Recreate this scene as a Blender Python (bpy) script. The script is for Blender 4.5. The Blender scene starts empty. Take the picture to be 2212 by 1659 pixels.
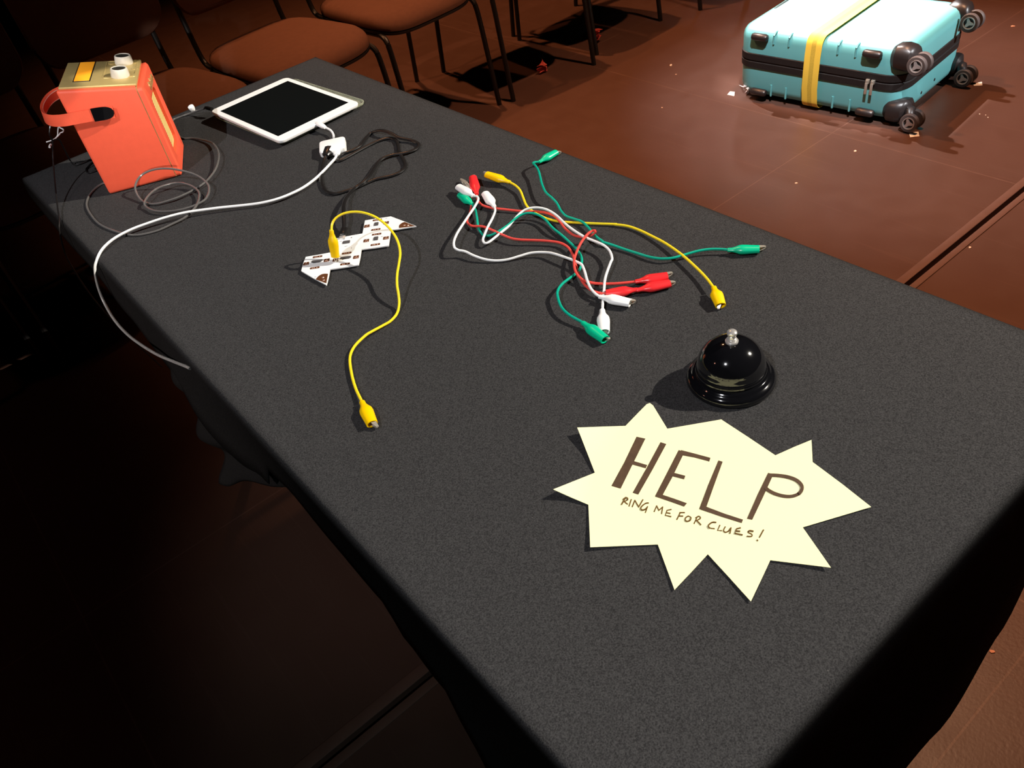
import bpy, bmesh, math, random
from mathutils import Vector, Matrix, noise
random.seed(7)
S = bpy.context.scene
COL = S.collection
PI = math.pi
TZ = 0.73                                   # table top height

# ------------------------------------------------------------------ camera
CAM = Vector((-0.11705, -0.13008, TZ + 0.56167))
PITCH, YAW, ROLL, FPX = 0.71608532, 0.56178396, -0.20179549, 1790.0
W_, H_ = 2212.0, 1659.0
_f = Vector((math.sin(YAW) * math.cos(PITCH), math.cos(YAW) * math.cos(PITCH), -math.sin(PITCH)))
_r = Vector((math.cos(YAW), -math.sin(YAW), 0))
_u = _r.cross(_f)
RT = math.cos(ROLL) * _r + math.sin(ROLL) * _u
UP = -math.sin(ROLL) * _r + math.cos(ROLL) * _u
cd = bpy.data.cameras.new('camera')
cam = bpy.data.objects.new('camera', cd)
COL.objects.link(cam)
cam.matrix_world = Matrix(((RT.x, UP.x, -_f.x, CAM.x), (RT.y, UP.y, -_f.y, CAM.y), (RT.z, UP.z, -_f.z, CAM.z), (0, 0, 0, 1)))
cd.sensor_width = 36.0
cd.lens = FPX / W_ * 36.0
cd.clip_start = 0.02
S.camera = cam

# ------------------------------------------------------------------ world, lights, exposure
S.view_settings.view_transform = 'Standard'
S.view_settings.look = 'None'
S.view_settings.gamma = 1.0
S.view_settings.exposure = 0.0
S.view_settings.use_curve_mapping = False
wd = bpy.data.worlds.new('world')
S.world = wd
wd.use_nodes = True
wd.node_tree.nodes['Background'].inputs[0].default_value = (0.55, 0.5, 0.6, 1)
wd.node_tree.nodes['Background'].inputs[1].default_value = 0.0025


def spot(name, pos, tgt, watts, color, cone, blend=0.3, radius=0.04):
    l = bpy.data.lights.new(name, 'SPOT')
    l.energy = watts
    l.color = color
    l.spot_size = math.radians(cone)
    l.spot_blend = blend
    l.shadow_soft_size = radius
    o = bpy.data.objects.new(name, l)
    COL.objects.link(o)
    o.location = pos
    o.rotation_euler = (Vector(tgt) - Vector(pos)).to_track_quat('-Z', 'Y').to_euler()
    return o


def shutters(o, poly, soft=0.004):
    """frame a lantern's beam to a polygon of the place, as the four blades of a profile lantern do"""
    l = o.data
    l.use_nodes = True
    nt = l.node_tree
    em = nt.nodes['Emission']
    tc = nt.nodes.new('ShaderNodeTexCoord')
    ri = o.rotation_euler.to_matrix().inverted()
    d = [(ri @ (Vector(p) - o.location)).normalized() for p in poly]
    c = sum(d, Vector()).normalized()
    acc = None
    for i in range(len(d)):
        n = d[i].cross(d[(i + 1) % len(d)]).normalized()
        if n.dot(c) < 0: n = -n
        dp = nt.nodes.new('ShaderNodeVectorMath')
        dp.operation = 'DOT_PRODUCT'
        nt.links.new(tc.outputs['Normal'], dp.inputs[0])
        dp.inputs[1].default_value = n
        mr = nt.nodes.new('ShaderNodeMapRange')
        mr.interpolation_type = 'SMOOTHSTEP'
        mr.inputs['From Min'].default_value = -soft
        mr.inputs['From Max'].default_value = soft
        nt.links.new(dp.outputs['Value'], mr.inputs['Value'])
        if acc is None:
            acc = mr.outputs[0]
        else:
            m = nt.nodes.new('ShaderNodeMath')
            m.operation = 'MULTIPLY'
            nt.links.new(acc, m.inputs[0])
            nt.links.new(mr.outputs[0], m.inputs[1])
            acc = m.outputs[0]
    nt.links.new(acc, em.inputs['Strength'])
    return o


# stage lanterns hung out of frame: two framed to the table top, two on the suitcase, warm ones over floor and seats; extra lamps added to lift single spots
TOP = [(0.001, 0.001, TZ), (0.609, 0.001, TZ), (0.609, 1.515, TZ), (0.001, 1.515, TZ)]
TOPK = [(-0.10, 0.001, TZ), (0.609, 0.001, TZ), (0.609, 1.515, TZ), (-0.10, 1.515, TZ)]
shutters(spot('key_lantern', (3.85, -1.76, 3.76), (0.45, 0.75, TZ), 1850, (1.0, 0.92, 0.80), 40, 0.2, 0.008), TOPK, 0.0006)
shutters(spot('fill_lantern', (-2.1, -0.22, 3.83), (0.45, 0.75, TZ), 380, (0.95, 0.95, 1.0), 40, 0.2, 0.008), TOP, 0.0006)
shutters(spot('case_top_added_light', (3.2, 4.35, 4.6), (2.43, 1.42, 0.2), 9000, (1.0, 0.97, 0.95), 30, 0.3, 0.01),  # added lamp, framed to the case top alone to burn it white
         [(2.262, 1.140, 0.24), (2.656, 1.182, 0.24), (2.600, 1.716, 0.24), (2.206, 1.672, 0.24)], 0.0022)
spot('pool_lantern', (3.2, 4.35, 4.6), (2.45, 1.22, 0), 1500, (1.0, 0.87, 0.82), 19.5, 0.85, 0.05)
shutters(spot('case_front_lantern', (0.4, 0.03, 4.3), (2.35, 1.25, 0.1), 1350, (0.97, 0.97, 1.0), 24, 0.3, 0.01),
         [(2.16, 1.75, -0.02), (2.21, 1.08, -0.02), (2.30, 1.06, 0.25), (2.20, 1.75, 0.25)], 0.008)
shutters(spot('case_end_added_light', (3.4, -2.6, 3.4), (2.46, 1.13, 0.12), 1500, (0.97, 0.98, 1.0), 20, 0.3, 0.01),  # added lamp that brightens only the wheel end of the case
         [(2.19, 1.105, 0.02), (2.74, 1.16, 0.02), (2.74, 1.16, 0.25), (2.19, 1.105, 0.25)], 0.006)
shutters(spot('radio_added_light', (-1.3, -2.4, 1.9), (0.18, 1.33, TZ + 0.08), 300, (1.0, 0.92, 0.84), 14, 0.3, 0.01),  # invented low lamp, lifts the radio without lighting the cloth
         [(0.07, 1.28, TZ), (0.215, 1.225, TZ), (0.29, 1.35, TZ + 0.16), (0.13, 1.42, TZ + 0.20), (0.055, 1.30, TZ + 0.19)], 0.004)
spot('back_lantern', (6.9, 5.0, 2.8), (2.0, 1.6, 0), 14, (1.0, 0.84, 0.78), 18, 1.0, 0.1)
CUT = [(0.55, -2.5, 0), (6.0, -2.5, 0), (6.0, 6.0, 0), (0.55, 6.0, 0)]
shutters(spot('warm_lantern', (1.9, 3.6, 4.6), (1.7, 1.5, 0), 540, (1.0, 0.42, 0.17), 100, 0.8, 0.06), CUT, 0.13)
shutters(spot('warm_lantern_side', (-0.6, 3.5, 4.4), (1.9, 2.4, 0), 210, (1.0, 0.43, 0.18), 50, 0.8, 0.06), CUT, 0.09)
shutters(spot('left_floor_added_light', (-0.9, -2.6, 3.6), (-0.2, 0.5, 0), 80, (0.65, 0.95, 1.0), 40, 1.0, 0.02),  # added cool light to grey the dark floor beside the table
         [(-0.45, -0.6, 0), (0.10, -0.6, 0), (0.10, 1.0, 0.4), (-0.25, 1.0, 0.0)], 0.03)
spot('cable_added_light', (-2.6, 0.6, 2.9), (-0.05, 1.0, 0.62), 100, (1.0, 0.90, 0.86), 20, 1.0, 0.05)  # added weak light so the drooping white cable shows
spot('red_spill_added_light', (-3.2, 2.4, 3.4), (-0.6, 1.2, 0), 14, (1.0, 0.45, 0.32), 60, 1.0, 0.1)  # added faint reddish light to lift the left floor
shutters(spot('warm_lantern_near', (2.4, 0.9, 4.6), (1.6, 0.2, 0), 640, (1.0, 0.50, 0.27), 80, 0.8, 0.06), CUT, 0.10)

# ------------------------------------------------------------------ helpers


def ray(px, py):
    return _f + RT * ((px - W_ / 2) / FPX) - UP * ((py - H_ / 2) / FPX)


def at(px, py, z=0.0):
    """point of the place seen at a pixel, on the horizontal plane z above the table top"""
    d = ray(px, py)
    return CAM + d * ((TZ + z - CAM.z) / d.z)


def atf(px, py, z=0.0):
    return at(px, py, z - TZ)


def c3(x, y): return (600 + x / 5.53, 420 + y / 5.53)
def c4(x, y): return (960 + x / 5.53, 300 + y / 5.53)
def c5(x, y): return (1140 + x / 3.814, 460 + y / 3.814)
def c6(x, y): return (1180 + x / 2.989, 680 + y / 2.989)
def c2(x, y): return (380 + x / 3.814, 140 + y / 3.814)
def c8(x, y): return (x / 3.16, y / 3.16)


def lnk(name, me, m, parent=None):
    o = bpy.data.objects.new(name, me)
    COL.objects.link(o)
    if m:
        me.materials.append(m)
    if parent:
        o.parent = parent
    return o


def obj(name, bm, m, parent=None, smooth=True, angle=35):
    bmesh.ops.recalc_face_normals(bm, faces=bm.faces)
    if smooth:
        for f in bm.faces:
            f.smooth = True
        lim = math.radians(angle)
        for e in bm.edges:
            if len(e.link_faces) == 2 and e.calc_face_angle(0) > lim:
                e.smooth = False
    me = bpy.data.meshes.new(name)
    bm.to_mesh(me)
    bm.free()
    return lnk(name, me, m, parent)


def tag(o, label=None, cat=None, group=None, kind=None):
    if label: o['label'] = label
    if cat: o['category'] = cat
    if group: o['group'] = group
    if kind: o['kind'] = kind
    return o


def thing(name, label, cat, loc=(0, 0, 0), rz=0.0, group=None):
    o = bpy.data.objects.new(name, None)
    COL.objects.link(o)
    o.empty_display_size = 0.05
    o.location = loc
    o.rotation_euler = (0, 0, rz)
    return tag(o, label, cat, group)


def copy_tree(o, parent=None):
    c = o.copy()
    COL.objects.link(c)
    if parent: c.parent = parent
    for ch in [x for x in bpy.data.objects if x.parent == o]:
        copy_tree(ch, c)
    return c


def NB(): return bmesh.new()


def box(bm, lo, hi, bev=0.0, seg=2):
    x0, y0, z0 = lo
    x1, y1, z1 = hi
    vs = [bm.verts.new(p) for p in ((x0, y0, z0), (x1, y0, z0), (x1, y1, z0), (x0, y1, z0), (x0, y0, z1), (x1, y0, z1), (x1, y1, z1), (x0, y1, z1))]
    fs = [bm.faces.new([vs[i] for i in q]) for q in ((3, 2, 1, 0), (4, 5, 6, 7), (0, 1, 5, 4), (1, 2, 6, 5), (2, 3, 7, 6), (3, 0, 4, 7))]
    if bev:
        es = list({e for f in fs for e in f.edges})
        bmesh.ops.bevel(bm, geom=es, offset=bev, segments=seg, affect='EDGES', profile=0.5)
    return vs


def lathe(bm, prof, seg=48, M=None, caps=True):
    rings = []
    for r, z in prof:
        if r < 1e-6:
            rings.append([bm.verts.new((0, 0, z))])
        else:
            rings.append([bm.verts.new((r * math.cos(2 * PI * i / seg), r * math.sin(2 * PI * i / seg), z)) for i in range(seg)])
    for a, b in zip(rings, rings[1:]):
        for i in range(seg):
            j = (i + 1) % seg
            q = [a[i % len(a)], a[j % len(a)], b[j % len(b)], b[i % len(b)]]
            q = list(dict.fromkeys(q))
            if len(q) > 2: bm.faces.new(q)
    for rg in (rings[0], rings[-1]) if caps else ():
        if len(rg) > 2: bm.faces.new(rg)
    if M is not None:
        bmesh.ops.transform(bm, matrix=M, verts=[v for rg in rings for v in rg])


def spline(pts, n=6):
    P = [Vector(p) for p in pts]
    out = []
    for i in range(len(P) - 1):
        p0, p1, p2, p3 = P[max(i - 1, 0)], P[i], P[i + 1], P[min(i + 2, len(P) - 1)]
        for k in range(n):
            t = k / n
            out.append(0.5 * ((2 * p1) + (p2 - p0) * t + (2 * p0 - 5 * p1 + 4 * p2 - p3) * t * t + (3 * p1 - p0 - 3 * p2 + p3) * t ** 3))
    out.append(P[-1])
    return out


def tube(bm, pts, r, seg=8, flat=1.0, cap=True):
    """sweep a round (or flat) section along pts; r number or list"""
    n = len(pts)
    prev = None
    rings = []
    for i, p in enumerate(pts):
        t = (pts[min(i + 1, n - 1)] - pts[max(i - 1, 0)]).normalized()
        up = Vector((0, 0, 1)) if abs(t.z) < 0.9 else (prev if prev else Vector((1, 0, 0)))
        s = t.cross(up).normalized()
        u = s.cross(t).normalized()
        if prev is not None and abs(t.z) >= 0.9:
            s = (prev - t * prev.dot(t)).normalized()
            u = s.cross(t).normalized()
        prev = s
        rr = r[i] if isinstance(r, (list, tuple)) else r
        rings.append([bm.verts.new(p + s * (rr * flat * math.cos(2 * PI * k / seg)) + u * (rr * math.sin(2 * PI * k / seg))) for k in range(seg)])
    for a, b in zip(rings, rings[1:]):
        for k in range(seg):
            bm.faces.new((a[k], a[(k + 1) % seg], b[(k + 1) % seg], b[k]))
    if cap:
        bm.faces.new(rings[0])
        bm.faces.new(rings[-1])


def prism(bm, poly, z0, z1, bev=0.0):
    """poly: list of (x,y) or (x,y,dz)"""
    lo = [bm.verts.new((p[0], p[1], z0 + (p[2] if len(p) > 2 else 0))) for p in poly]
    hi = [bm.verts.new((p[0], p[1], z1 + (p[2] if len(p) > 2 else 0))) for p in poly]
    n = len(poly)
    a = bm.faces.new(lo)
    b = bm.faces.new(hi)
    sides = [bm.faces.new((lo[i], lo[(i + 1) % n], hi[(i + 1) % n], hi[i])) for i in range(n)]
    if bev:
        bmesh.ops.bevel(bm, geom=[e for e in b.edges], offset=bev, segments=2, affect='EDGES', profile=0.5)
    bmesh.ops.triangulate(bm, faces=[f for f in bm.faces if len(f.verts) > 4])


def rrect(lx, ly, r, seg=6, cx=0.0, cy=0.0):
    pts = []
    for sx, sy, a0 in ((1, 1, 0), (-1, 1, 90), (-1, -1, 180), (1, -1, 270)):
        for k in range(seg + 1):
            a = math.radians(a0 + 90 * k / seg)
            pts.append((cx + sx * (lx / 2 - r) + r * math.cos(a), cy + sy * (ly / 2 - r) + r * math.sin(a)))
    return pts


def loft(bm, levels, caps=True):
    """levels: lists of 3D points, all the same length"""
    rings = [[bm.verts.new(p) for p in L] for L in levels]
    n = len(rings[0])
    for a, b in zip(rings, rings[1:]):
        for k in range(n):
            bm.faces.new((a[k], a[(k + 1) % n], b[(k + 1) % n], b[k]))
    if caps:
        bm.faces.new(rings[0])
        bm.faces.new(rings[-1])


def rr_body(bm, lx, ly, rad, prof, seg=8):
    """rounded box lofted upwards; prof: (z, inset)"""
    loft(bm, [[(x, y, z) for x, y in rrect(lx - 2 * i, ly - 2 * i, max(rad - i * 0.7, 0.002), seg)] for z, i in prof])


# ------------------------------------------------------------------ materials
_M = {}


def mat(name, color, rough=0.5, metal=0.0, spec=0.5, vary=0.0, vscale=40.0, bump=0.0, bscale=300.0, coat=0.0, emit=0.0, trans=0.0, color2=None, sheen=0.0):
    if name in _M: return _M[name]
    m = bpy.data.materials.new(name)
    m.use_nodes = True
    nt = m.node_tree
    b = nt.nodes['Principled BSDF']
    b.inputs['Roughness'].default_value = rough
    b.inputs['Metallic'].default_value = metal
    b.inputs['Specular IOR Level'].default_value = spec
    b.inputs['Coat Weight'].default_value = coat
    b.inputs['Transmission Weight'].default_value = trans
    b.inputs['Sheen Weight'].default_value = sheen
    c = (*color, 1)
    tc = nt.nodes.new('ShaderNodeTexCoord')
    nz = nt.nodes.new('ShaderNodeTexNoise')
    nz.inputs['Scale'].default_value = vscale
    nz.inputs['Detail'].default_value = 4
    nt.links.new(tc.outputs['Object'], nz.inputs['Vector'])
    mx = nt.nodes.new('ShaderNodeMix')
    mx.data_type = 'RGBA'
    c2_ = color2 if color2 else tuple(max(0, v * (1 - vary)) for v in color)
    mx.inputs[6].default_value = c
    mx.inputs[7].default_value = (*c2_, 1)
    nt.links.new(nz.outputs['Fac'], mx.inputs[0])
    nt.links.new(mx.outputs[2], b.inputs['Base Color'])
    if bump:
        n2 = nt.nodes.new('ShaderNodeTexNoise')
        n2.inputs['Scale'].default_value = bscale
        n2.inputs['Detail'].default_value = 3
        nt.links.new(tc.outputs['Object'], n2.inputs['Vector'])
        bp = nt.nodes.new('ShaderNodeBump')
        bp.inputs['Strength'].default_value = bump
        bp.inputs['Distance'].default_value = 0.002
        nt.links.new(n2.outputs['Fac'], bp.inputs['Height'])
        nt.links.new(bp.outputs[0], b.inputs['Normal'])
    if emit:
        b.inputs['Emission Color'].default_value = c
        b.inputs['Emission Strength'].default_value = emit
    _M[name] = m
    return m


def mnode(nt, op, a, b=None, c=None):
    n = nt.nodes.new('ShaderNodeMath')
    n.operation = op
    for i, v in enumerate((a, b, c)):
        if v is None: continue
        if isinstance(v, (int, float)): n.inputs[i].default_value = v
        else: nt.links.new(v, n.inputs[i])
    return n.outputs[0]


def floor_material():
    m = bpy.data.materials.new('painted_hardboard')
    m.use_nodes = True
    nt = m.node_tree
    b = nt.nodes['Principled BSDF']
    tc = nt.nodes.new('ShaderNodeTexCoord')
    sx = nt.nodes.new('ShaderNodeSeparateXYZ')
    nt.links.new(tc.outputs['Object'], sx.inputs[0])

    def noisy(scale, detail=4, sc=None, rot=0.0):
        n = nt.nodes.new('ShaderNodeTexNoise')
        n.inputs['Scale'].default_value = scale
        n.inputs['Detail'].default_value = detail
        if sc:
            mp = nt.nodes.new('ShaderNodeMapping')
            mp.inputs['Scale'].default_value = sc
            mp.inputs['Rotation'].default_value = (0, 0, rot)
            nt.links.new(tc.outputs['Object'], mp.inputs[0])
            nt.links.new(mp.outputs[0], n.inputs['Vector'])
        else:
            nt.links.new(tc.outputs['Object'], n.inputs['Vector'])
        return n.outputs['Fac']

    def seam(co, off, pitch, w):
        t = mnode(nt, 'SUBTRACT', co, off)
        t = mnode(nt, 'DIVIDE', t, pitch)
        t = mnode(nt, 'ADD', t, 0.5)
        t = mnode(nt, 'FRACT', t)
        t = mnode(nt, 'SUBTRACT', t, 0.5)
        t = mnode(nt, 'ABSOLUTE', t)
        return mnode(nt, 'LESS_THAN', t, w / pitch)
    s1 = seam(sx.outputs[0], 0.89, 1.23, 0.0016)
    s2 = seam(sx.outputs[1], 0.007, 1.248, 0.0016)
    sm = mnode(nt, 'MAXIMUM', s1, s2)
    # scratches: thresholded stretched noise in three directions
    acc = None
    for rot, off in ((0.5, 0), (1.25, 3), (2.3, 5)):
        n = noisy(1.0, 3, (70, 2.2, 1), rot)
        k = mnode(nt, 'GREATER_THAN', n, 0.665)
        acc = k if acc is None else mnode(nt, 'MAXIMUM', acc, k)
    big = noisy(2.2, 5)
    mid = noisy(14, 5)
    r1 = nt.nodes.new('ShaderNodeMix'); r1.data_type = 'RGBA'
    r1.inputs[6].default_value = (0.075, 0.036, 0.026, 1)
    r1.inputs[7].default_value = (0.115, 0.058, 0.043, 1)
    f1 = mnode(nt, 'ADD', mnode(nt, 'MULTIPLY', big, 0.6), mnode(nt, 'MULTIPLY', mid, 0.4))
    nt.links.new(f1, r1.inputs[0])
    r2 = nt.nodes.new('ShaderNodeMix'); r2.data_type = 'RGBA'
    r2.inputs[7].default_value = (0.16, 0.085, 0.065, 1)
    nt.links.new(r1.outputs[2], r2.inputs[6])
    nt.links.new(mnode(nt, 'MULTIPLY', acc, 0.16), r2.inputs[0])
    r3 = nt.nodes.new('ShaderNodeMix'); r3.data_type = 'RGBA'
    r3.inputs[7].default_value = (0.19, 0.11, 0.085, 1)
    nt.links.new(r2.outputs[2], r3.inputs[6])
    nt.links.new(mnode(nt, 'MULTIPLY', sm, mnode(nt, 'MULTIPLY', mid, 1.1)), r3.inputs[0])
    nt.links.new(r3.outputs[2], b.inputs['Base Color'])
    rg = mnode(nt, 'ADD', mnode(nt, 'MULTIPLY', mid, 0.16), 0.30)
    nt.links.new(rg, b.inputs['Roughness'])
    b.inputs['Specular IOR Level'].default_value = 0.45
    bp = nt.nodes.new('ShaderNodeBump')
    bp.inputs['Strength'].default_value = 0.12
    bp.inputs['Distance'].default_value = 0.002
    nt.links.new(noisy(170, 4), bp.inputs['Height'])
    nt.links.new(bp.outputs[0], b.inputs['Normal'])
    return m


def cloth_material():
    m = bpy.data.materials.new('black_cloth')
    m.use_nodes = True
    nt = m.node_tree
    b = nt.nodes['Principled BSDF']
    tc = nt.nodes.new('ShaderNodeTexCoord')
    n1 = nt.nodes.new('ShaderNodeTexNoise')
    n1.inputs['Scale'].default_value = 850
    n1.inputs['Detail'].default_value = 3
    nt.links.new(tc.outputs['Object'], n1.inputs['Vector'])
    cr = nt.nodes.new('ShaderNodeValToRGB')
    cr.color_ramp.elements[0].position = 0.30
    cr.color_ramp.elements[0].color = (0.016, 0.0155, 0.016, 1)
    cr.color_ramp.elements[1].position = 0.72
    cr.color_ramp.elements[1].color = (0.052, 0.051, 0.051, 1)
    nt.links.new(n1.outputs['Fac'], cr.inputs[0])
    vo = nt.nodes.new('ShaderNodeTexVoronoi')      # lint specks
    vo.inputs['Scale'].default_value = 45
    nt.links.new(tc.outputs['Object'], vo.inputs['Vector'])
    sp = mnode(nt, 'LESS_THAN', vo.outputs['Distance'], 0.022)
    mx = nt.nodes.new('ShaderNodeMix'); mx.data_type = 'RGBA'
    mx.inputs[7].default_value = (0.16, 0.15, 0.14, 1)
    nt.links.new(cr.outputs[0], mx.inputs[6])
    nt.links.new(mnode(nt, 'MULTIPLY', sp, 0.5), mx.inputs[0])
    nt.links.new(mx.outputs[2], b.inputs['Base Color'])
    b.inputs['Roughness'].default_value = 0.95
    b.inputs['Specular IOR Level'].default_value = 0.12
    bp = nt.nodes.new('ShaderNodeBump')
    bp.inputs['Strength'].default_value = 0.35
    bp.inputs['Distance'].default_value = 0.0015
    nt.links.new(n1.outputs['Fac'], bp.inputs['Height'])
    nt.links.new(bp.outputs[0], b.inputs['Normal'])
    return m


M_floor = floor_material()
M_cloth = cloth_material()
M_void = mat('underfloor', (0.012, 0.009, 0.008), 0.9)
M_lip = mat('worn_lip', (0.15, 0.075, 0.055), 0.45, vary=0.3, vscale=30)
M_blackmetal = mat('black_metal', (0.012, 0.011, 0.011), 0.38, 0.0, 0.5)
M_tabletop = mat('table_board', (0.09, 0.08, 0.07), 0.6, vary=0.2)
M_chair = mat('brown_upholstery', (0.15, 0.068, 0.045), 0.92, 0, 0.15, vary=0.25, vscale=60, bump=0.3, bscale=700)
M_shell = mat('black_shell', (0.012, 0.011, 0.011), 0.5)
M_steel = mat('bright_steel', (0.75, 0.72, 0.68), 0.2, 0.65)
M_dullsteel = mat('dull_steel', (0.55, 0.50, 0.42), 0.35, 0.6)
M_gloss = mat('black_enamel', (0.004, 0.004, 0.005), 0.09, 0, 0.6, coat=0.5)
M_teal = mat('teal_plastic', (0.14, 0.43, 0.44), 0.34, 0, 0.45, vary=0.12, vscale=12)
M_blkplastic = mat('black_plastic', (0.026, 0.019, 0.018), 0.36, 0, 0.5, vary=0.3, vscale=60)
M_zip = mat('black_zip_tape', (0.011, 0.008, 0.0075), 0.6, 0, 0.4, bump=0.4, bscale=500)
M_tyre = mat('wheel_rubber', (0.085, 0.066, 0.062), 0.55, 0, 0.4)
M_hub = mat('wheel_hub', (0.55, 0.51, 0.49), 0.35, 0.6)
M_red = mat('coral_leatherette', (0.88, 0.115, 0.055), 0.48, 0, 0.35, vary=0.12, vscale=90, bump=0.12, bscale=900)
M_stitch = mat('pale_stitching', (0.95, 0.55, 0.45), 0.7)
M_gold = mat('brushed_gold', (0.62, 0.46, 0.18), 0.42, 0.4, vary=0.15, vscale=120)
M_amber = mat('amber_display', (0.95, 0.36, 0.02), 0.3, emit=0.35)
M_dark = mat('dark_trim', (0.014, 0.012, 0.011), 0.4)
M_cream = mat('cream_plastic', (0.66, 0.61, 0.52), 0.4)
M_knobtop = mat('knob_cap', (0.05, 0.045, 0.035), 0.4, 0.6)
M_grille = mat('grille_cloth', (0.72, 0.55, 0.16), 0.7)
M_white = mat('white_plastic', (0.93, 0.93, 0.91), 0.3)
M_screen = mat('dark_screen', (0.006, 0.007, 0.007), 0.12, 0, 0.45)
M_blackcable = mat('black_cable', (0.012, 0.011, 0.011), 0.28, 0, 0.6)
M_greycable = mat('grey_clear_cable', (0.115, 0.11, 0.105), 0.2, 0, 0.8)
M_wy = mat('yellow_wire', (0.92, 0.68, 0.02), 0.35)
M_by = mat('yellow_boot', (0.92, 0.56, 0.0), 0.35)
M_wg = mat('green_wire', (0.0, 0.36, 0.24), 0.35)
M_bg = mat('green_boot', (0.0, 0.48, 0.25), 0.3)
M_wr = mat('red_wire', (0.78, 0.075, 0.06), 0.35)
M_br = mat('red_boot', (0.78, 0.025, 0.03), 0.3)
M_ww = mat('white_wire', (0.86, 0.86, 0.84), 0.35)
M_bw = mat('white_boot', (0.88, 0.88, 0.86), 0.35)
M_pcb = mat('white_board', (0.84, 0.84, 0.82), 0.4)
M_pad = mat('copper_pad', (0.15, 0.055, 0.022), 0.4, 0.3)
M_solder = mat('solder', (0.75, 0.5, 0.4), 0.35, 0.7)
M_chip = mat('chip_grey', (0.075, 0.07, 0.07), 0.5)
M_paper = mat('pale_yellow_card', (0.88, 0.86, 0.50), 0.8, 0, 0.2, bump=0.05, bscale=400)
M_ink = mat('brown_black_ink', (0.105, 0.060, 0.034), 0.6, 0, 0.3, vary=0.45, vscale=160)
M_ink2 = mat('olive_ink', (0.13, 0.07, 0.018), 0.6, 0, 0.3)
M_tape = mat('white_tape', (0.85, 0.80, 0.74), 0.6)
M_scrap = mat('pale_paper', (0.8, 0.62, 0.5), 0.7)
M_peach = mat('peach_paper', (0.85, 0.42, 0.28), 0.7)
M_foil = mat('red_foil', (0.75, 0.12, 0.10), 0.3, 0.25)


def two_tone(name, ca, cb, axis, half, rough=0.7):
    """central stripe darker: |axis coordinate| < half"""
    m = bpy.data.materials.new(name)
    m.use_nodes = True
    nt = m.node_tree
    b = nt.nodes['Principled BSDF']
    tc = nt.nodes.new('ShaderNodeTexCoord')
    sp = nt.nodes.new('ShaderNodeSeparateXYZ')
    nt.links.new(tc.outputs['Object'], sp.inputs[0])
    k = mnode(nt, 'LESS_THAN', mnode(nt, 'ABSOLUTE', sp.outputs[axis]), half)
    wv = nt.nodes.new('ShaderNodeTexNoise')
    wv.inputs['Scale'].default_value = 300
    nt.links.new(tc.outputs['Object'], wv.inputs['Vector'])
    mx = nt.nodes.new('ShaderNodeMix'); mx.data_type = 'RGBA'
    mx.inputs[6].default_value = (*ca, 1)
    mx.inputs[7].default_value = (*cb, 1)
    nt.links.new(mnode(nt, 'MULTIPLY', k, mnode(nt, 'ADD', wv.outputs['Fac'], 0.35)), mx.inputs[0])
    nt.links.new(mx.outputs[2], b.inputs['Base Color'])
    b.inputs['Roughness'].default_value = rough
    return m


M_strap = two_tone('yellow_webbing', (0.86, 0.56, 0.06), (0.55, 0.37, 0.04), 1, 0.0075)


def striped(name, ca, cb, axis, pitch):
    m = bpy.data.materials.new(name)
    m.use_nodes = True
    nt = m.node_tree
    b = nt.nodes['Principled BSDF']
    tc = nt.nodes.new('ShaderNodeTexCoord')
    sp = nt.nodes.new('ShaderNodeSeparateXYZ')
    nt.links.new(tc.outputs['Object'], sp.inputs[0])
    k = mnode(nt, 'LESS_THAN', mnode(nt, 'FRACT', mnode(nt, 'DIVIDE', sp.outputs[axis], pitch)), 0.38)
    mx = nt.nodes.new('ShaderNodeMix'); mx.data_type = 'RGBA'
    mx.inputs[6].default_value = (*ca, 1)
    mx.inputs[7].default_value = (*cb, 1)
    nt.links.new(k, mx.inputs[0])
    nt.links.new(mx.outputs[2], b.inputs['Base Color'])
    b.inputs['Roughness'].default_value = 0.6
    return m


M_grille = striped('striped_grille', (0.86, 0.70, 0.28), (0.50, 0.28, 0.05), 2, 0.0042)

# ------------------------------------------------------------------ floor
bm = NB()
GY0, GY1 = 0.648, 0.661
X0, X1, Y0, Y1 = -4.0, 8.0, -3.0, 8.0
box(bm, (X0, Y0, -0.06), (X1, GY0, 0))
box(bm, (X0, GY1, -0.06), (X1, Y1, 0))
box(bm, (X0, GY0 - 0.01, -0.05), (X1, GY1 + 0.01, -0.03))
fl = obj('floor', bm, M_floor, smooth=False)
tag(fl, kind='structure')
for nm, a, b_ in (('trim_1', GY1, GY1 + 0.022), ('trim_2', GY0 - 0.017, GY0)):
    bm = NB()
    box(bm, (X0, a, 0.0), (X1, b_, 0.0022), 0.001)
    tag(obj(nm, bm, M_lip), kind='structure')

# black box studio round the stage
M_wall = mat('black_wall_paint', (0.012, 0.0115, 0.012), 0.9, 0, 0.2, vary=0.3, vscale=3, bump=0.2, bscale=60)
HC = 5.3
for nm, lo, hi in (('wall_back', (X0, Y1, 0), (X1, Y1 + .1, HC)), ('wall_front', (X0, Y0 - .1, 0), (X1, Y0, HC)),
                   ('wall_left', (X0 - .1, Y0, 0), (X0, Y1, HC)), ('wall_right', (X1, Y0, 0), (X1 + .1, Y1, HC)),
                   ('ceiling', (X0, Y0, HC), (X1, Y1, HC + .1))):
    bm = NB()
    box(bm, lo, hi)
    tag(obj(nm, bm, M_wall, smooth=False), kind='structure')

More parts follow.
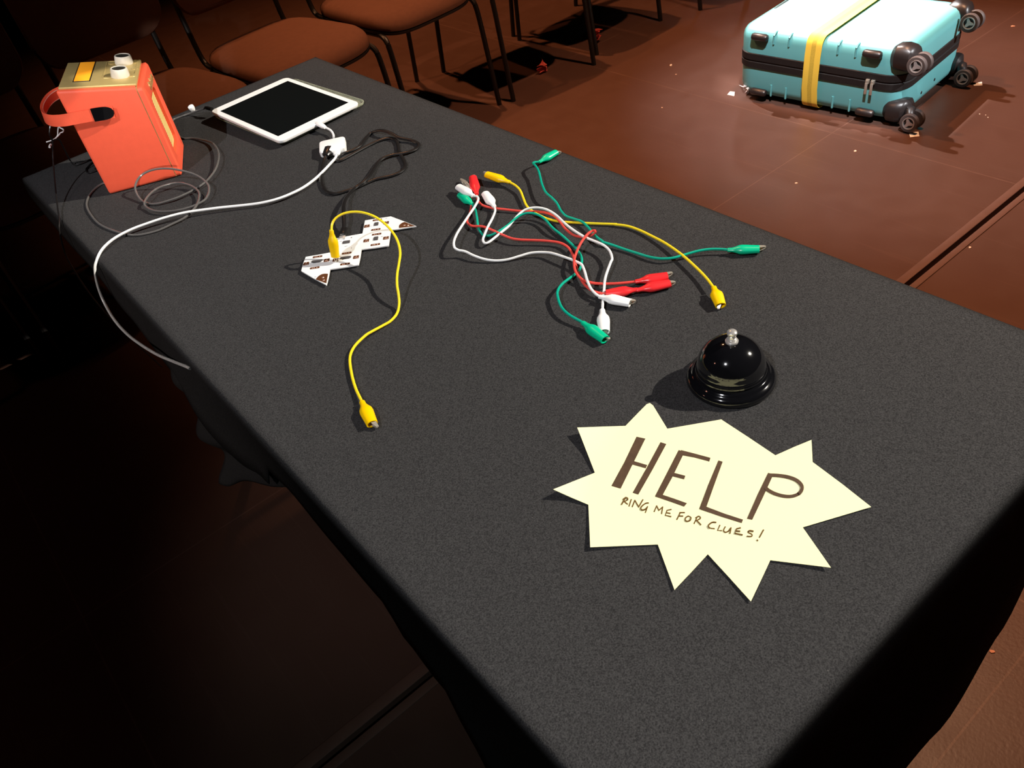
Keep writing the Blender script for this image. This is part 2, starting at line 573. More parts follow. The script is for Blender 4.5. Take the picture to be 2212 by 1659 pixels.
# ------------------------------------------------------------------ table
TW, TL = 0.61, 1.516
t = thing('folding_table', 'long narrow folding table hidden under the black cloth', 'table', (TW / 2, TL / 2, 0))
bm = NB(); box(bm, (-TW / 2 + .004, -TL / 2 + .004, TZ - 0.030), (TW / 2 - .004, TL / 2 - .004, TZ - 0.003), 0.003)
obj('tabletop', bm, M_tabletop, t)
for sx in (-1, 1):
    for sy in (-1, 1):
        bm = NB()
        tube(bm, [Vector((sx * 0.22, sy * 0.60, 0)), Vector((sx * 0.22, sy * 0.60, TZ - 0.030))], 0.013, 10)
        obj('leg', bm, M_blackmetal, t)
for sy in (-1, 1):
    bm = NB()
    tube(bm, [Vector((-0.22, sy * 0.60, 0.25)), Vector((0.22, sy * 0.60, 0.25))], 0.010, 8)
    obj('crossbar', bm, M_blackmetal, t)

# cloth: top, rounded edge and hanging skirt with its own hem line
per = []
NX, NY, rc = 44, 110, 0.008
for i in range(NY): per.append((0.0, TL * (1 - i / NY), -1, 0))          # left side, going near
for i in range(NX): per.append((TW * i / NX, 0.0, 0, -1))                # near side
for i in range(NY): per.append((TW, TL * i / NY, 1, 0))                  # right side
for i in range(NX): per.append((TW * (1 - i / NX), TL, 0, 1))            # far side


def interp(tab, v):
    if v <= tab[0][0]: return tab[0][1]
    for (a, fa), (b, fb) in zip(tab, tab[1:]):
        if v <= b:
            k = (v - a) / (b - a)
            k = k * k * (3 - 2 * k)
            return fa + (fb - fa) * k
    return tab[-1][1]


HEM_L = [(0.0, 0.30), (0.12, 0.26), (0.21, 0.20), (0.225, 0.15), (0.25, 0.095), (0.30, 0.075), (0.33, 0.05), (0.42, 0.045), (0.50, 0.04), (0.56, 0.05), (0.60, 0.10), (0.70, 0.135), (0.90, 0.10), (1.0, 0.055), (1.2, 0.05), (1.516, 0.03)]
HEM_N = [(0.0, 0.30), (0.25, 0.25), (0.31, 0.222), (0.41, 0.172), (0.49, 0.13), (0.61, 0.10)]


def hem(x, y, nx, ny):
    if nx == -1: return interp(HEM_L, y)
    if ny == -1: return interp(HEM_N, x)
    if nx == 1: return 0.09
    return 0.06


levels = []
fr = (0.0, 0.06, 0.15, 0.3, 0.5, 0.75, 1.0)
rng = []
for (x, y, nx, ny) in per:
    cxn = max(-1, min(1, nx)); cyn = ny
    # round the corners a little by blending normals
    n = Vector((cxn, cyn, 0))
    ex = min(abs(x), abs(TW - x)); ey = min(abs(y), abs(TL - y))
    if nx and ey < 0.02: n = Vector((nx, (-1 if y < TL / 2 else 1) * (1 - ey / 0.02) * 0.99, 0)).normalized()
    if ny and ex < 0.02: n = Vector(((-1 if x < TW / 2 else 1) * (1 - ex / 0.02) * 0.99, ny, 0)).normalized()
    rng.append((x, y, n, hem(x, y, nx, ny)))
for (ins, z) in ((0.012, 0.0), (0.004, -0.0004), (0.001, -0.0018), (0.0, -0.0045)):
    levels.append([(x - n.x * ins, y - n.y * ins, TZ + z) for x, y, n, h in rng])
for k in fr[1:]:
    L = []
    for i, (x, y, n, h) in enumerate(rng):
        s = (x + y) * 1.0
        wav = 0.5 + 0.5 * math.sin(s * 19 + 1.3 * math.sin(s * 7))
        out = k * h * (0.06 + 0.10 * wav) + 0.0012
        if n.x < -0.5: out = k * h * (0.05 + 0.08 * wav) + 0.0012
        L.append((x + n.x * out, y + n.y * out, TZ - 0.0045 - k * (h - 0.0045)))
    levels.append(L)
bm = NB()
loft(bm, levels, caps=False)
bm.verts.ensure_lookup_table()
n0 = len(per)
topf = bm.faces.new([bm.verts[i] for i in range(n0)])
bmesh.ops.triangulate(bm, faces=[topf])
cl = obj('tablecloth', bm, M_cloth, angle=50)
md = cl.modifiers.new('thickness', 'SOLIDIFY'); md.thickness = 0.0012; md.offset = -1
tag(cl, 'black fabric cloth covering the long table', 'tablecloth')

# gathered end of spare cloth tucked under the left edge
bm = NB()
NU, NV = 26, 40
grid = []
for i in range(NU + 1):
    row = []
    for j in range(NV + 1):
        u_ = i / NU; v_ = j / NV
        y = 0.52 + 0.37 * u_
        drop = 0.036 + v_ * (0.02 + 0.25 * u_ + 0.010 * math.sin(u_ * 9) * u_)
        fold = 0.014 * math.sin(v_ * 17 + 0.9 * math.sin(u_ * 3.0)) * (0.4 + 0.6 * v_) * u_
        x = 0.0005 - 0.012 * v_ + fold + 0.02 * (1 - u_) * v_
        row.append(bm.verts.new((x, y, TZ - drop)))
    grid.append(row)
for i in range(NU):
    for j in range(NV):
        bm.faces.new((grid[i][j], grid[i + 1][j], grid[i + 1][j + 1], grid[i][j + 1]))
gc = obj('cloth_fold', bm, M_cloth, cl, angle=80)
md = gc.modifiers.new('thickness', 'SOLIDIFY'); md.thickness = 0.0015
tag(gc, 'gathered folds of cloth hanging below the left edge')

# ------------------------------------------------------------------ suitcase
TH = 0.105
SL, SW, SZ0, SH = 0.583, 0.436, 0.012, 0.226
wv = Vector((math.cos(TH), math.sin(TH), 0)); uv = Vector((math.sin(TH), -math.cos(TH), 0))
o0 = Vector((2.186, 1.693, 0))
cen = o0 + uv * SL / 2 + wv * SW / 2
sc = thing('suitcase', 'teal hard shell suitcase lying flat on the floor with wheels to the right', 'suitcase', cen, TH)


def LU(u): return SL / 2 - u               # distance along the long side from the back-left corner -> local y


bm = NB()
rr_body(bm, SW, SL, 0.065, [(SZ0, 0.04), (SZ0 + .003, 0.024), (SZ0 + .010, 0.011), (SZ0 + .020, 0.004), (SZ0 + .034, 0.0), (0.112, 0.0)], 10)
obj('lower_shell', bm, M_teal, sc)
bm = NB()
rr_body(bm, SW + .007, SL + .007, 0.068, [(0.110, 0.004), (0.112, 0.0), (0.131, 0.0), (0.133, 0.003), (0.136, 0.003), (0.138, 0.0), (0.158, 0.0), (0.160, 0.004)], 10)
obj('zip_band', bm, M_zip, sc)
bm = NB()
rr_body(bm, SW, SL, 0.065, [(0.158, 0.0), (0.205, 0.0), (0.219, 0.003), (0.230, 0.010), (0.2365, 0.021), (0.2385, 0.036), (0.2385, 0.06)], 10)
obj('upper_shell', bm, M_teal, sc)
for u in (0.142, 0.197, 0.365, 0.423):
    for z0, z1 in ((0.022, 0.063), (0.197, 0.226)):
        bm = NB()
        pts = [Vector((-SW / 2 - .0005, LU(u), z)) for z in (z0, z0 + .003, z1 - .003, z1)]
        if z0 > 0.1:
            pts += [Vector((-SW / 2 + .007, LU(u), .2325)), Vector((-SW / 2 + .02, LU(u), .2350))]
        tube(bm, pts, [0.0012] + [0.0035] * (len(pts) - 1), 8)
        obj('rib', bm, M_teal, sc)
for u, z in ((0.094, 0.2185), (0.478, 0.2185), (0.098, 0.033), (0.478, 0.034)):
    bm = NB()
    prof = [(-0.031, .002), (-0.027, .010), (-0.021, .0125), (0.021, .0125), (0.027, .010), (0.031, .002)]
    loft(bm, [[(-SW / 2 - .0065 + r * 1.05 * math.cos(2 * PI * k / 14), LU(u) + yy, z + r * 0.95 * math.sin(2 * PI * k / 14)) for k in range(14)] for yy, r in prof])
    obj('foot', bm, M_blkplastic, sc)
# castors
for (wx, wy, wz, sx, sz) in ((-0.208, -0.034, 0.204, -1, 1), (-0.212, -0.042, 0.0305, -1, -1), (0.152, -0.034, 0.204, 1, 1), (0.150, -0.050, 0.0305, 1, -1)):
    bm = NB()
    cx = -SW / 2 + 0.034 if sx < 0 else SW / 2 - 0.040
    cz = 0.206 if sz > 0 else 0.052
    hw, hh = (0.036, 0.037) if sz > 0 else (0.036, 0.034)
    secs = []
    for yy, k, dx, dz in ((0.052, 0.80, 0.004, 0.004), (0.038, 1.02, 0.008, 0.006), (0.015, 1.08, 0.006, 0.006), (-0.004, 1.04, 0.004, 0.003), (-0.012, 0.92, 0.0, 0.0), (-0.018, 0.62, -0.004, -0.002), (-0.022, 0.40, -0.006, -0.004)):
        secs.append([(cx + sx * dx + px, -SL / 2 + yy, cz + sz * dz + pz) for px, pz in rrect(2 * hw * k, 2 * hh * k, 0.030 * k, 5)])
    if sz < 0:
        secs = [[(px, py, max(pz, 0.008)) for px, py, pz in s_] for s_ in secs]
    loft(bm, secs)
    hs = obj('castor_housing', bm, M_blkplastic, sc)
    ax = cx * 0.6 + wx * 0.4
    wy -= SL / 2
    bm = NB()
    tube(bm, [Vector((ax, -SL / 2 - .016, cz)), Vector((ax, -SL / 2 - .024, cz)), Vector((wx, wy + .010, wz + (cz - wz) * .3 + .002)), Vector((wx, wy, wz))], [0.019, 0.018, 0.014, 0.009], 14)
    obj('castor_fork', bm, M_blkplastic, sc)
    for s2 in (-1, 1):
        Mx = Matrix.Translation((wx + s2 * 0.0205, wy, wz - s2 * 0.0015)) @ Matrix.Rotation(s2 * PI / 2 + 0.09, 4, 'Y') @ Matrix.Rotation(0.4, 4, 'Z')
        bm = NB()
        lathe(bm, [(0.006, -0.008), (0.026, -0.008), (0.0285, -0.005), (0.029, 0.0), (0.0285, 0.005), (0.026, 0.0075), (0.0195, 0.0078), (0.018, 0.0010), (0.0, 0.0010)], 36, Mx)
        wh = obj('wheel', bm, M_tyre, sc)
        bm = NB()
        lathe(bm, [(0.0176, 0.0012), (0.0170, 0.0042), (0, 0.0042)], 30, Mx)
        obj('hub_shade_disc', bm, M_dark, wh)  # black disc gives the shade inside the hub as colour
        bm = NB()
        lathe(bm, [(0.0145, 0.0045), (0.0155, 0.0085), (0.0185, 0.0088), (0.0192, 0.0060)], 36, Mx, False)
        n_ = 24
        star = []
        for k in range(n_):
            a = 2 * PI * k / n_
            rr = 0.0068 + 0.0084 * (0.5 + 0.5 * math.cos(3 * a)) ** 1.8
            star.append((rr * math.cos(a), rr * math.sin(a)))
        sv = [bm.verts.new(Mx @ Vector((x_, y_, 0.0075))) for x_, y_ in star]
        sv2 = [bm.verts.new(Mx @ Vector((x_, y_, 0.0054))) for x_, y_ in star]
        bm.faces.new(sv)
        for k in range(n_): bm.faces.new((sv[k], sv[(k + 1) % n_], sv2[(k + 1) % n_], sv2[k]))
        tag(obj('wheel_hub', bm, M_hub, wh), 'silvery three-spoked hub')
# zip pulls
for dy in (0, 0.017):
    bm = NB()
    y = LU(0.475) - dy
    x = -SW / 2 - .009
    box(bm, (x - .003, y - .006, .127), (x + .006, y + .006, .141), .002)
    box(bm, (x - .007, y - .0045, .096), (x - .0045, y + .0045, .132), .001)
    box(bm, (x - .006, y - .003, .129), (x - .002, y + .003, .139), .001)
    obj('zip_pull', bm, M_dullsteel, sc)
# small dark marks on the shell top and end
bm = NB()
tube(bm, spline([atf(1818, 39, .2385), atf(1832, 33, .2388), atf(1843, 28, .2388), atf(1852, 22, .2388), atf(1856, 17, .2388)], 4), 0.0012, 6)
bmesh.ops.transform(bm, matrix=(Matrix.Translation(cen) @ Matrix.Rotation(TH, 4, 'Z')).inverted(), verts=bm.verts)
tag(obj('scuff', bm, M_dark, sc), 'thin curved dark scuff on the top')
bm = NB()
box(bm, (-SW / 2 + .19, LU(.034), .2380), (-SW / 2 + .29, LU(.026), .2392), .0004)
obj('handle_slot', bm, M_dark, sc)
for x, z in ((-0.07, 0.055), (0.02, 0.062)):
    bm = NB()
    lathe(bm, [(0.005, 0), (0.0045, .0015), (0, .002)], 12, Matrix.Translation((x, -SL / 2 + .0003, z)) @ Matrix.Rotation(PI / 2, 4, 'X'))
    obj('rivet', bm, M_dark, sc)
bm = NB()
for k in range(9):
    a = random.uniform(0, 6.28)
    c_ = Vector((-SW / 2 + .006 + random.uniform(-.004, .006), SL / 2 - .03 + random.uniform(-.02, .01), .03 + random.uniform(-.012, .014)))
    q = [bm.verts.new(c_ + Vector((random.uniform(-.004, .002), random.uniform(-.012, .012), random.uniform(-.008, .008)))) for _ in range(3)]
    bm.faces.new(q)
tag(obj('clear_tape_patch', bm, M_white, sc, smooth=False), 'crumpled pale tape on the corner')

# luggage strap
ws = thing('luggage_strap', 'yellow webbing strap wrapped around the teal suitcase', 'strap', cen + uv * (0.287 - SL / 2), TH)
hx = SW / 2 + 0.0050
loop = []
path = []
for cx_, cz_, a0 in ((1, 1, 0), (-1, 1, 90), (-1, -1, 180), (1, -1, 270)):
    R_ = 0.032
    zt, zb = 0.2435, 0.0075
    for k in range(9):
        a = math.radians(a0 + 90 * k / 8)
        path.append((cx_ * (hx - R_) + R_ * math.cos(a), (zt - R_ if cz_ > 0 else zb + R_) + R_ * math.sin(a)))
    if a0 == 90:
        path += [(-hx - .004, 0.185), (-hx - .006, 0.135), (-hx - .007, 0.08)]
hwid = 0.027
bm = NB()
ringsA = []
for i, (x, z) in enumerate(path):
    x2, z2 = path[(i + 1) % len(path)]; x1, z1 = path[i - 1]
    tn = Vector((x2 - x1, 0, z2 - z1)).normalized()
    nn = Vector((tn.z, 0, -tn.x))
    ringsA.append([bm.verts.new(Vector((x, yy, z)) + nn * dd) for yy, dd in ((-hwid, 0), (hwid, 0), (hwid, .0016), (-hwid, .0016))])
for i in range(len(path)):
    a = ringsA[i]; b = ringsA[(i + 1) % len(path)]
    for k in range(4): bm.faces.new((a[k], a[(k + 1) % 4], b[(k + 1) % 4], b[k]))
obj('webbing', bm, M_strap, ws)

# ------------------------------------------------------------------ chairs


def make_chair():
    r = thing('stacking_chair', '', 'chair')
    out = []

    def outline(ins, z, dz_front=0.0):
        pts = []
        N = 56
        for k in range(N):
            a = 2 * PI * k / N
            ca, sa = math.cos(a), math.sin(a)
            e = 2.0 / 4.2
            x = math.copysign(abs(ca) ** e, ca)
            y = math.copysign(abs(sa) ** e, sa)
            hwx = (0.223 - ins) - 0.022 * (0.5 + 0.5 * y)
            px = x * hwx
            py = y * (0.246 - ins) - 0.008
            fz = dz_front * max(0.0, (-py - 0.13) / 0.10) ** 2
            pts.append((px, py, z - fz))
        return pts
    bm = NB()
    loft(bm, [outline(0.03, .408, .012), outline(.008, .408, .012), outline(0.0, .416, .014), outline(0.0, .426, .016), outline(.004, .438, .018), outline(.013, .447, .018), outline(.03, .453, .017), outline(.07, .457, .014), outline(.14, .459, .008)])
    obj('seat', bm, M_chair, r, angle=60)
    bm = NB()
    loft(bm, [outline(.02, .396, .012), outline(.002, .400, .012), outline(.0, .409, .012), outline(.02, .409, .012)])
    obj('seat_shell', bm, M_shell, r)
    for sx in (-1, 1):
        xs = sx * 0.203
        bm = NB()
        tube(bm, spline([(xs, -0.265, 0.0), (xs, -0.245, 0.20), (xs * .995, -0.230, 0.34), (xs * .985, -0.215, 0.380), (xs * .97, -0.185, 0.392)], 5), 0.0095, 10)
        obj('leg', bm, M_blackmetal, r)
        bm = NB()
        tube(bm, spline([(xs, 0.245, 0.0), (xs * .985, 0.225, 0.20), (xs * .96, 0.210, 0.34), (xs * .95, 0.195, 0.380), (xs * .95, 0.165, 0.392)], 5), 0.0095, 10)
        obj('leg', bm, M_blackmetal, r)
        bm = NB()
        tube(bm, [Vector((xs * .97, -0.190, 0.392)), Vector((xs * .95, 0.170, 0.392))], 0.0095, 10)
        obj('side_rail', bm, M_blackmetal, r)
        bm = NB()
        tube(bm, spline([(xs * .86, 0.17, 0.393), (xs * .86, 0.235, 0.40), (xs * .86, 0.262, 0.44), (xs * .86, 0.285, 0.56), (xs * .86, 0.315, 0.74)], 5), 0.009, 10)
        obj('backrest_upright', bm, M_blackmetal, r)
    bm = NB()
    secs = []
    for d, k in ((-0.017, 0.90), (-0.012, 0.975), (0.0, 1.0), (0.012, 0.985), (0.016, 0.93)):
        L = []
        for px, pz in rrect(0.42 * k, 0.34 * k, 0.09 * k, 7):
            cv = 0.055 * (px / 0.21) ** 2
            L.append((px, 0.285 + 0.14 * (pz + 0.02) - cv + d, 0.72 + pz))
        secs.append(L)
    loft(bm, secs)
    obj('backrest', bm, M_chair, r, angle=60)
    return r


CH = [  # x, y of the front right foot, yaw in degrees, label
    (1.679, 2.407, 4.5, 'brown padded chair beyond the right corner of the table, seat front and legs in view'),
    (1.215, 2.345, 6.5, 'brown padded chair directly behind the far corner of the table, whole seat top in view'),
    (0.755, 2.290, 6.5, 'brown padded chair between the radio and the tablet, seat half hidden by the table'),
    (0.300, 2.235, 6.5, 'dark brown padded chair behind the coral radio, almost lost in shadow'),
    (-0.150, 2.180, 6.5, 'leftmost dark chair, one thin leg showing beside the table corner'),
    (2.135, 2.356, -3.8, 'chair over the red foil scraps, only its black legs in frame'),
    (2.621, 2.444, 3.0, 'chair at the top edge left of the suitcase, only black legs in frame'),
    (3.200, 2.400, 4.0, 'farthest chair nearest the suitcase, only one foot in frame'),
]
proto = make_chair()
for i, (x, y, a, lab) in enumerate(CH):
    c_ = proto if i == 0 else copy_tree(proto)
    a = math.radians(a)
    off = Matrix.Rotation(a, 3, 'Z') @ Vector((0.203, -0.265, 0))
    c_.location = (x - off.x, y - off.y, 0)
    c_.rotation_euler = (0, 0, a)
    tag(c_, lab, 'chair', 'row of brown padded chairs')

# ------------------------------------------------------------------ radio
RA = -0.414
rd = thing('radio', 'coral leatherette portable radio with a gold top standing on the table', 'radio', (0.0861, 1.2859, TZ + 0.0006), RA)
RD, RW, RHB, SLP = 0.121, 0.126, 0.1742, -0.2


def rbody(bm, x0, x1, ins, rad):
    """block from x0 to x1 with a sloping top"""
    lo = [(x0, ins), (x1, RW - ins)]
    zt = lambda x: RHB + SLP * x
    vs = [bm.verts.new(p) for p in ((x0, ins, 0.0), (x1, ins, 0.0), (x1, RW - ins, 0.0), (x0, RW - ins, 0.0), (x0, ins, zt(x0)), (x1, ins, zt(x1)), (x1, RW - ins, zt(x1)), (x0, RW - ins, zt(x0)))]
    for q in ((3, 2, 1, 0), (4, 5, 6, 7), (0, 1, 5, 4), (1, 2, 6, 5), (2, 3, 7, 6), (3, 0, 4, 7)):
        bm.faces.new([vs[i] for i in q])


bm = NB()
rbody(bm, 0, 0.1098, 0, 0)
bmesh.ops.bevel(bm, geom=[e for e in bm.edges if min(v.co.x for v in e.verts) < 0.1 and max(v.co.x for v in e.verts) < 0.05 or abs(e.verts[0].co.x - e.verts[1].co.x) > 0.05], offset=0.0045, segments=3, affect='EDGES', profile=0.5)
obj('body', bm, M_red, rd)
bm = NB()
box(bm, (0.1085, 0.0012, 0.0015), (0.1115, RW - 0.0012, RHB + SLP * 0.111 - 0.0015))
tag(obj('gold_seam', bm, M_gold, rd), 'thin gold line round the case')
# front bezel with window
zf = RHB + SLP * 0.1212
bm = NB()
outer = rrect(RW, zf, 0.006, 4, RW / 2, zf / 2)
gy0, gy1, gz0, gz1 = 0.027, 0.099, 0.026, 0.119
inner = rrect(gy1 - gy0, gz1 - gz0, 0.010, 4, (gy0 + gy1) / 2, (gz0 + gz1) / 2)
mid1 = rrect(gy1 - gy0 + .010, gz1 - gz0 + .010, 0.014, 4, (gy0 + gy1) / 2, (gz0 + gz1) / 2)
oo = rrect(RW - .006, zf - .006, 0.005, 4, RW / 2, zf / 2)
loft(bm, [[(0.1112, y, z) for y, z in outer], [(0.1180, y, z) for y, z in outer], [(0.1205, y, z) for y, z in oo], [(0.1210, y, z) for y, z in mid1], [(0.1190, y, z) for y, z in inner], [(0.1125, y, z) for y, z in inner]], caps=False)
obj('front_panel', bm, M_red, rd)
bm = NB()
box(bm, (0.1115, gy0 - .003, gz0 - .003), (0.1140, gy1 + .003, gz1 + .003))
obj('speaker_grille', bm, M_grille, rd)
# gold top plate
SA = -math.atan(SLP)
MT = Matrix.Translation((0, 0, RHB)) @ Matrix.Rotation(SA, 4, 'Y')     # plane of the top
k_ = math.sqrt(1 + SLP * SLP)


def tp(bm): bmesh.ops.transform(bm, matrix=MT, verts=bm.verts)


bm = NB()
box(bm, (0.004 * k_, 0.006, -0.001), (0.1125 * k_, RW - 0.002, 0.0035), 0.0018)
tp(bm)
gp = obj('top_plate', bm, M_gold, rd)
bm = NB(); box(bm, (0.0215 * k_, 0.027, 0.0030), (0.0462 * k_, 0.1225, 0.0040), 0.0006); tp(bm)
obj('display_frame', bm, M_dark, gp)
bm = NB(); box(bm, (0.0232 * k_, 0.0295, 0.0035), (0.0446 * k_, 0.1200, 0.0043), 0.0003); tp(bm)
tag(obj('display', bm, M_amber, gp), 'amber lit display')
bm = NB()
pr_ = rrect(0.049, 0.082, 0.004, 4, 0.087, 0.079)
loft(bm, [[(x, y, 0.0034) for x, y in rrect(0.049, 0.084, .005, 4, .0870, .079)], [(x, y, 0.0042) for x, y in rrect(.048, .083, .005, 4, .087, .079)], [(x, y, 0.0042) for x, y in rrect(.045, .080, .004, 4, .087, .079)], [(x, y, 0.0034) for x, y in rrect(.044, .079, .004, 4, .087, .079)]], caps=False)
tp(bm)
obj('raised_border', bm, M_gold, gp)
for x, y in ((0.070, 0.047), (0.070, 0.110), (0.104, 0.047), (0.104, 0.110), (0.106, 0.079)):
    bm = NB(); lathe(bm, [(0.0055, 0.0034), (0.0055, 0.0041), (0, 0.0043)], 18, Matrix.Translation((x * k_, y, 0))); tp(bm)
    obj('button', bm, M_gold, gp)
for x, y in ((0.0885, 0.107), (0.0875, 0.044)):
    bm = NB()
    lathe(bm, [(0.0136, 0.0034), (0.0138, 0.005), (0.0124, 0.0150), (0.0116, 0.0162), (0.0104, 0.0162), (0.0100, 0.0150)], 32, Matrix.Translation((x * k_, y, 0))); tp(bm)
    kb = obj('knob', bm, M_cream, rd)
    bm = NB(); lathe(bm, [(0.0101, 0.0149), (0.0101, 0.0154), (0, 0.0154)], 32, Matrix.Translation((x * k_, y, 0))); tp(bm)
    tag(obj('knob_cap', bm, M_knobtop, kb), 'dark brass cap')


def text_mesh(txt, size, depth=0.0006):
    cu = bpy.data.curves.new('t', 'FONT')
    cu.body = txt; cu.size = size; cu.extrude = depth; cu.align_x = 'CENTER'; cu.align_y = 'CENTER'; cu.resolution_u = 3
    to = bpy.data.objects.new('t', cu)
    COL.objects.link(to)
    dg = bpy.context.evaluated_depsgraph_get()
    me = bpy.data.meshes.new_from_object(to.evaluated_get(dg))
    bpy.data.objects.remove(to)
    return me


me = text_mesh('Roberts', 0.018, 0.0012)
me.transform(Matrix.Translation((0.1215, 0.078, 0.1325)) @ Matrix(((0, 0, 1, 0), (1, 0, 0, 0), (0, 1, 0, 0), (0, 0, 0, 1))))
me.name = 'badge'
tag(lnk('badge', me, M_gold, rd), 'gold script badge')
# carrying strap: from near side round the back to far side
ctr = [(0.066, -0.004, 0.1265), (0.045, -0.0075, 0.1300), (0.017, -0.0085, 0.1325), (-0.008, -0.008, 0.1342), (-0.027, 0.002, 0.1360), (-0.039, 0.025, 0.1375), (-0.043, 0.060, 0.138), (-0.039, 0.098, 0.1375), (-0.027, 0.122, 0.136), (-0.008, 0.133, 0.134), (0.017, 0.1345, 0.132), (0.045, 0.1335, 0.130), (0.066, 0.130, 0.127)]
P = spline(ctr, 6)


def band(P, hw, th, lift=0.0, cap_round=False):
    bm = NB()
    rings = []
    n = len(P)
    for i, p in enumerate(P):
        tgt = (P[min(i + 1, n - 1)] - P[max(i - 1, 0)]).normalized()
        up = Vector((0.16, 0, 1.0)); up = (up - tgt * up.dot(tgt)).normalized()
        nn = tgt.cross(up).normalized()
        w = hw
        if cap_round:
            e = min(i, n - 1 - i) / 5.0
            if i < 5: w = hw * math.sqrt(max(0.05, 1 - (1 - e) ** 2))
        c_ = p + nn * lift
        rings.append([bm.verts.new(c_ + up * a + nn * b) for a, b in ((-w, -th), (-w * .8, th), (w * .8, th), (w, -th))])
    for a, b in zip(rings, rings[1:]):
        for k in range(4): bm.faces.new((a[k], a[(k + 1) % 4], b[(k + 1) % 4], b[k]))
    bm.faces.new(rings[0]); bm.faces.new(rings[-1])
    return bm


hd = obj('handle', band(P, 0.0092, 0.0016), M_red, rd, angle=60)
for seg_ in (P[:9], P[-9:][::-1]):
    bmc = band([p.copy() for p in seg_], 0.0102, 0.0024, 0, True)
    tag(obj('handle_end', bmc, M_gloss, hd), 'black end cap of the strap')
for up_s in (-1, 1):
    for k in range(9, len(P) - 9):
        if k % 1: continue
        p, q = P[k], P[k + 1]
        tgt = (q - p).normalized()
        up = Vector((0.16, 0, 1)); up = (up - tgt * up.dot(tgt)).normalized()
        nn = tgt.cross(up).normalized()
        if k == 9: bm = NB()
        for a, b in ((0.08, 0.42), (0.58, 0.92)):
            A = p.lerp(q, a) + up * up_s * 0.0066 + nn * 0.0017
            B = p.lerp(q, b) + up * up_s * 0.0066 + nn * 0.0017
            tube(bm, [A, B], 0.0006, 5)
    obj('stitching', bm, M_stitch, hd)
bm = NB()
tube(bm, [Vector((0.002, 0.055, 0.118)), Vector((-0.012, 0.055, 0.118)), Vector((-0.016, 0.055, 0.118)), Vector((-0.030, 0.055, 0.116))], [0.0035, 0.0035, 0.0022, 0.0018], 10)
obj('audio_jack', bm, M_blackcable, rd)

# ------------------------------------------------------------------ audio and power cables round the radio


def path2(pts, default=0.0022, n=6):
    """pts: (px,py) or (px,py,h): seen on a plane h above the table"""
    return spline([at(p[0], p[1], p[2] if len(p) > 2 else default) for p in pts], n)


ac = thing('audio_cable', 'grey audio cable coiled in front of the radio and plugged into the tablet', 'cable', at(370, 430))


def rel(bm, o):
    bmesh.ops.transform(bm, matrix=Matrix.Translation(o.location).inverted(), verts=bm.verts)


pa = [(446, 233, .016), (430, 238, .010), (410, 245, .004), (385, 254, .002), (372, 262, .0018), (376, 283, .0018), (394, 298, .002), (415, 298, .002), (433, 301, .003), (455, 307, .005), (468, 319, .008), (473, 338, .010), (466, 365, .009), (447, 390, .007), (424, 407, .0055), (390, 424, .0055), (362, 434, .0045), (340, 440, .003), (322, 440, .0025), (305, 432, .004), (294, 415, .010), (293, 398, .018), (305, 379, .026), (330, 367, .030), (362, 364, .030), (395, 369, .026), (425, 379, .020), (447, 395, .014), (452, 411, .010), (444, 430, .008), (420, 444, .007), (390, 453, .006), (358, 457, .005), (332, 455, .005), (316, 447, .0045), (312, 438, .008), (320, 424, .010), (335, 410, .010), (358, 400, .010), (385, 395, .009), (410, 400, .008), (427, 411, .008), (431, 424, .008), (424, 445, .0075), (402, 468, .004), (372, 484, .003), (335, 500, .002), (290, 508, .002), (250, 500, .002), (215, 484, .002), (195, 462, .002), (187, 443, .002), (192, 424, .002), (205, 408, .002), (221, 397, .002), (240, 390, .002), (262, 372, .002)]
pa_pts = [at(p[0], p[1], p[2]) for p in pa]
bm = NB(); tube(bm, spline(pa_pts, 6), 0.0017, 8); rel(bm, ac)
obj('cord', bm, M_greycable, ac)
e0 = pa_pts[0]; e1 = at(458, 236, .0150)
bm = NB(); tube(bm, [e0.lerp(e1, -0.2), e0.lerp(e1, .2), e0.lerp(e1, 1.0)], [0.0024, 0.0036, 0.0034], 10); rel(bm, ac)
obj('plug', bm, M_blackcable, ac)

pc = thing('power_cord', 'thin black cord hanging from the back of the radio over the table edge', 'cable', at(125, 350))
rb = Matrix.Translation(rd.location) @ Matrix.Rotation(RA, 4, 'Z')
back = rb @ Vector((-0.030, 0.055, 0.116))
tie = at(113, 305, .075)
pw = [back, at(112, 262, .105), at(107, 290, .088), tie, at(115, 350, .045), at(119, 400, .022), at(124, 445, .008), at(128, 474, .0032)]
e_ = at(133, 486, .0)
pw += [Vector((-0.012, e_.y, TZ - .012)), Vector((-0.022, e_.y - .005, TZ - .06)), Vector((-0.015, e_.y - .01, TZ - .16)), Vector((0.02, e_.y - .02, TZ - .30))]
bm = NB(); tube(bm, spline(pw, 6), 0.0013, 7); rel(bm, pc)
obj('cord', bm, M_blackcable, pc)
bm = NB(); tube(bm, spline([tie, at(126, 300, .07), at(138, 320, .045), at(150, 344, .012), at(160, 356, .003), at(173, 354, .002), at(186, 349, .002), at(200, 343, .002), at(214, 345, .002)], 6), 0.0013, 7); rel(bm, pc)
obj('cord', bm, M_blackcable, pc)
bm = NB(); tube(bm, spline([at(208, 346, .0022), at(196, 354, .002), at(186, 366, .002), at(190, 373, .002), at(204, 370, .002), at(222, 362, .002)], 6), 0.0013, 7); rel(bm, pc)
obj('cord', bm, M_blackcable, pc)
tt = thing('twist_tie', 'white wire twist tie on the black cord behind the radio', 'twist tie', tie)
h0 = .075
bm = NB()
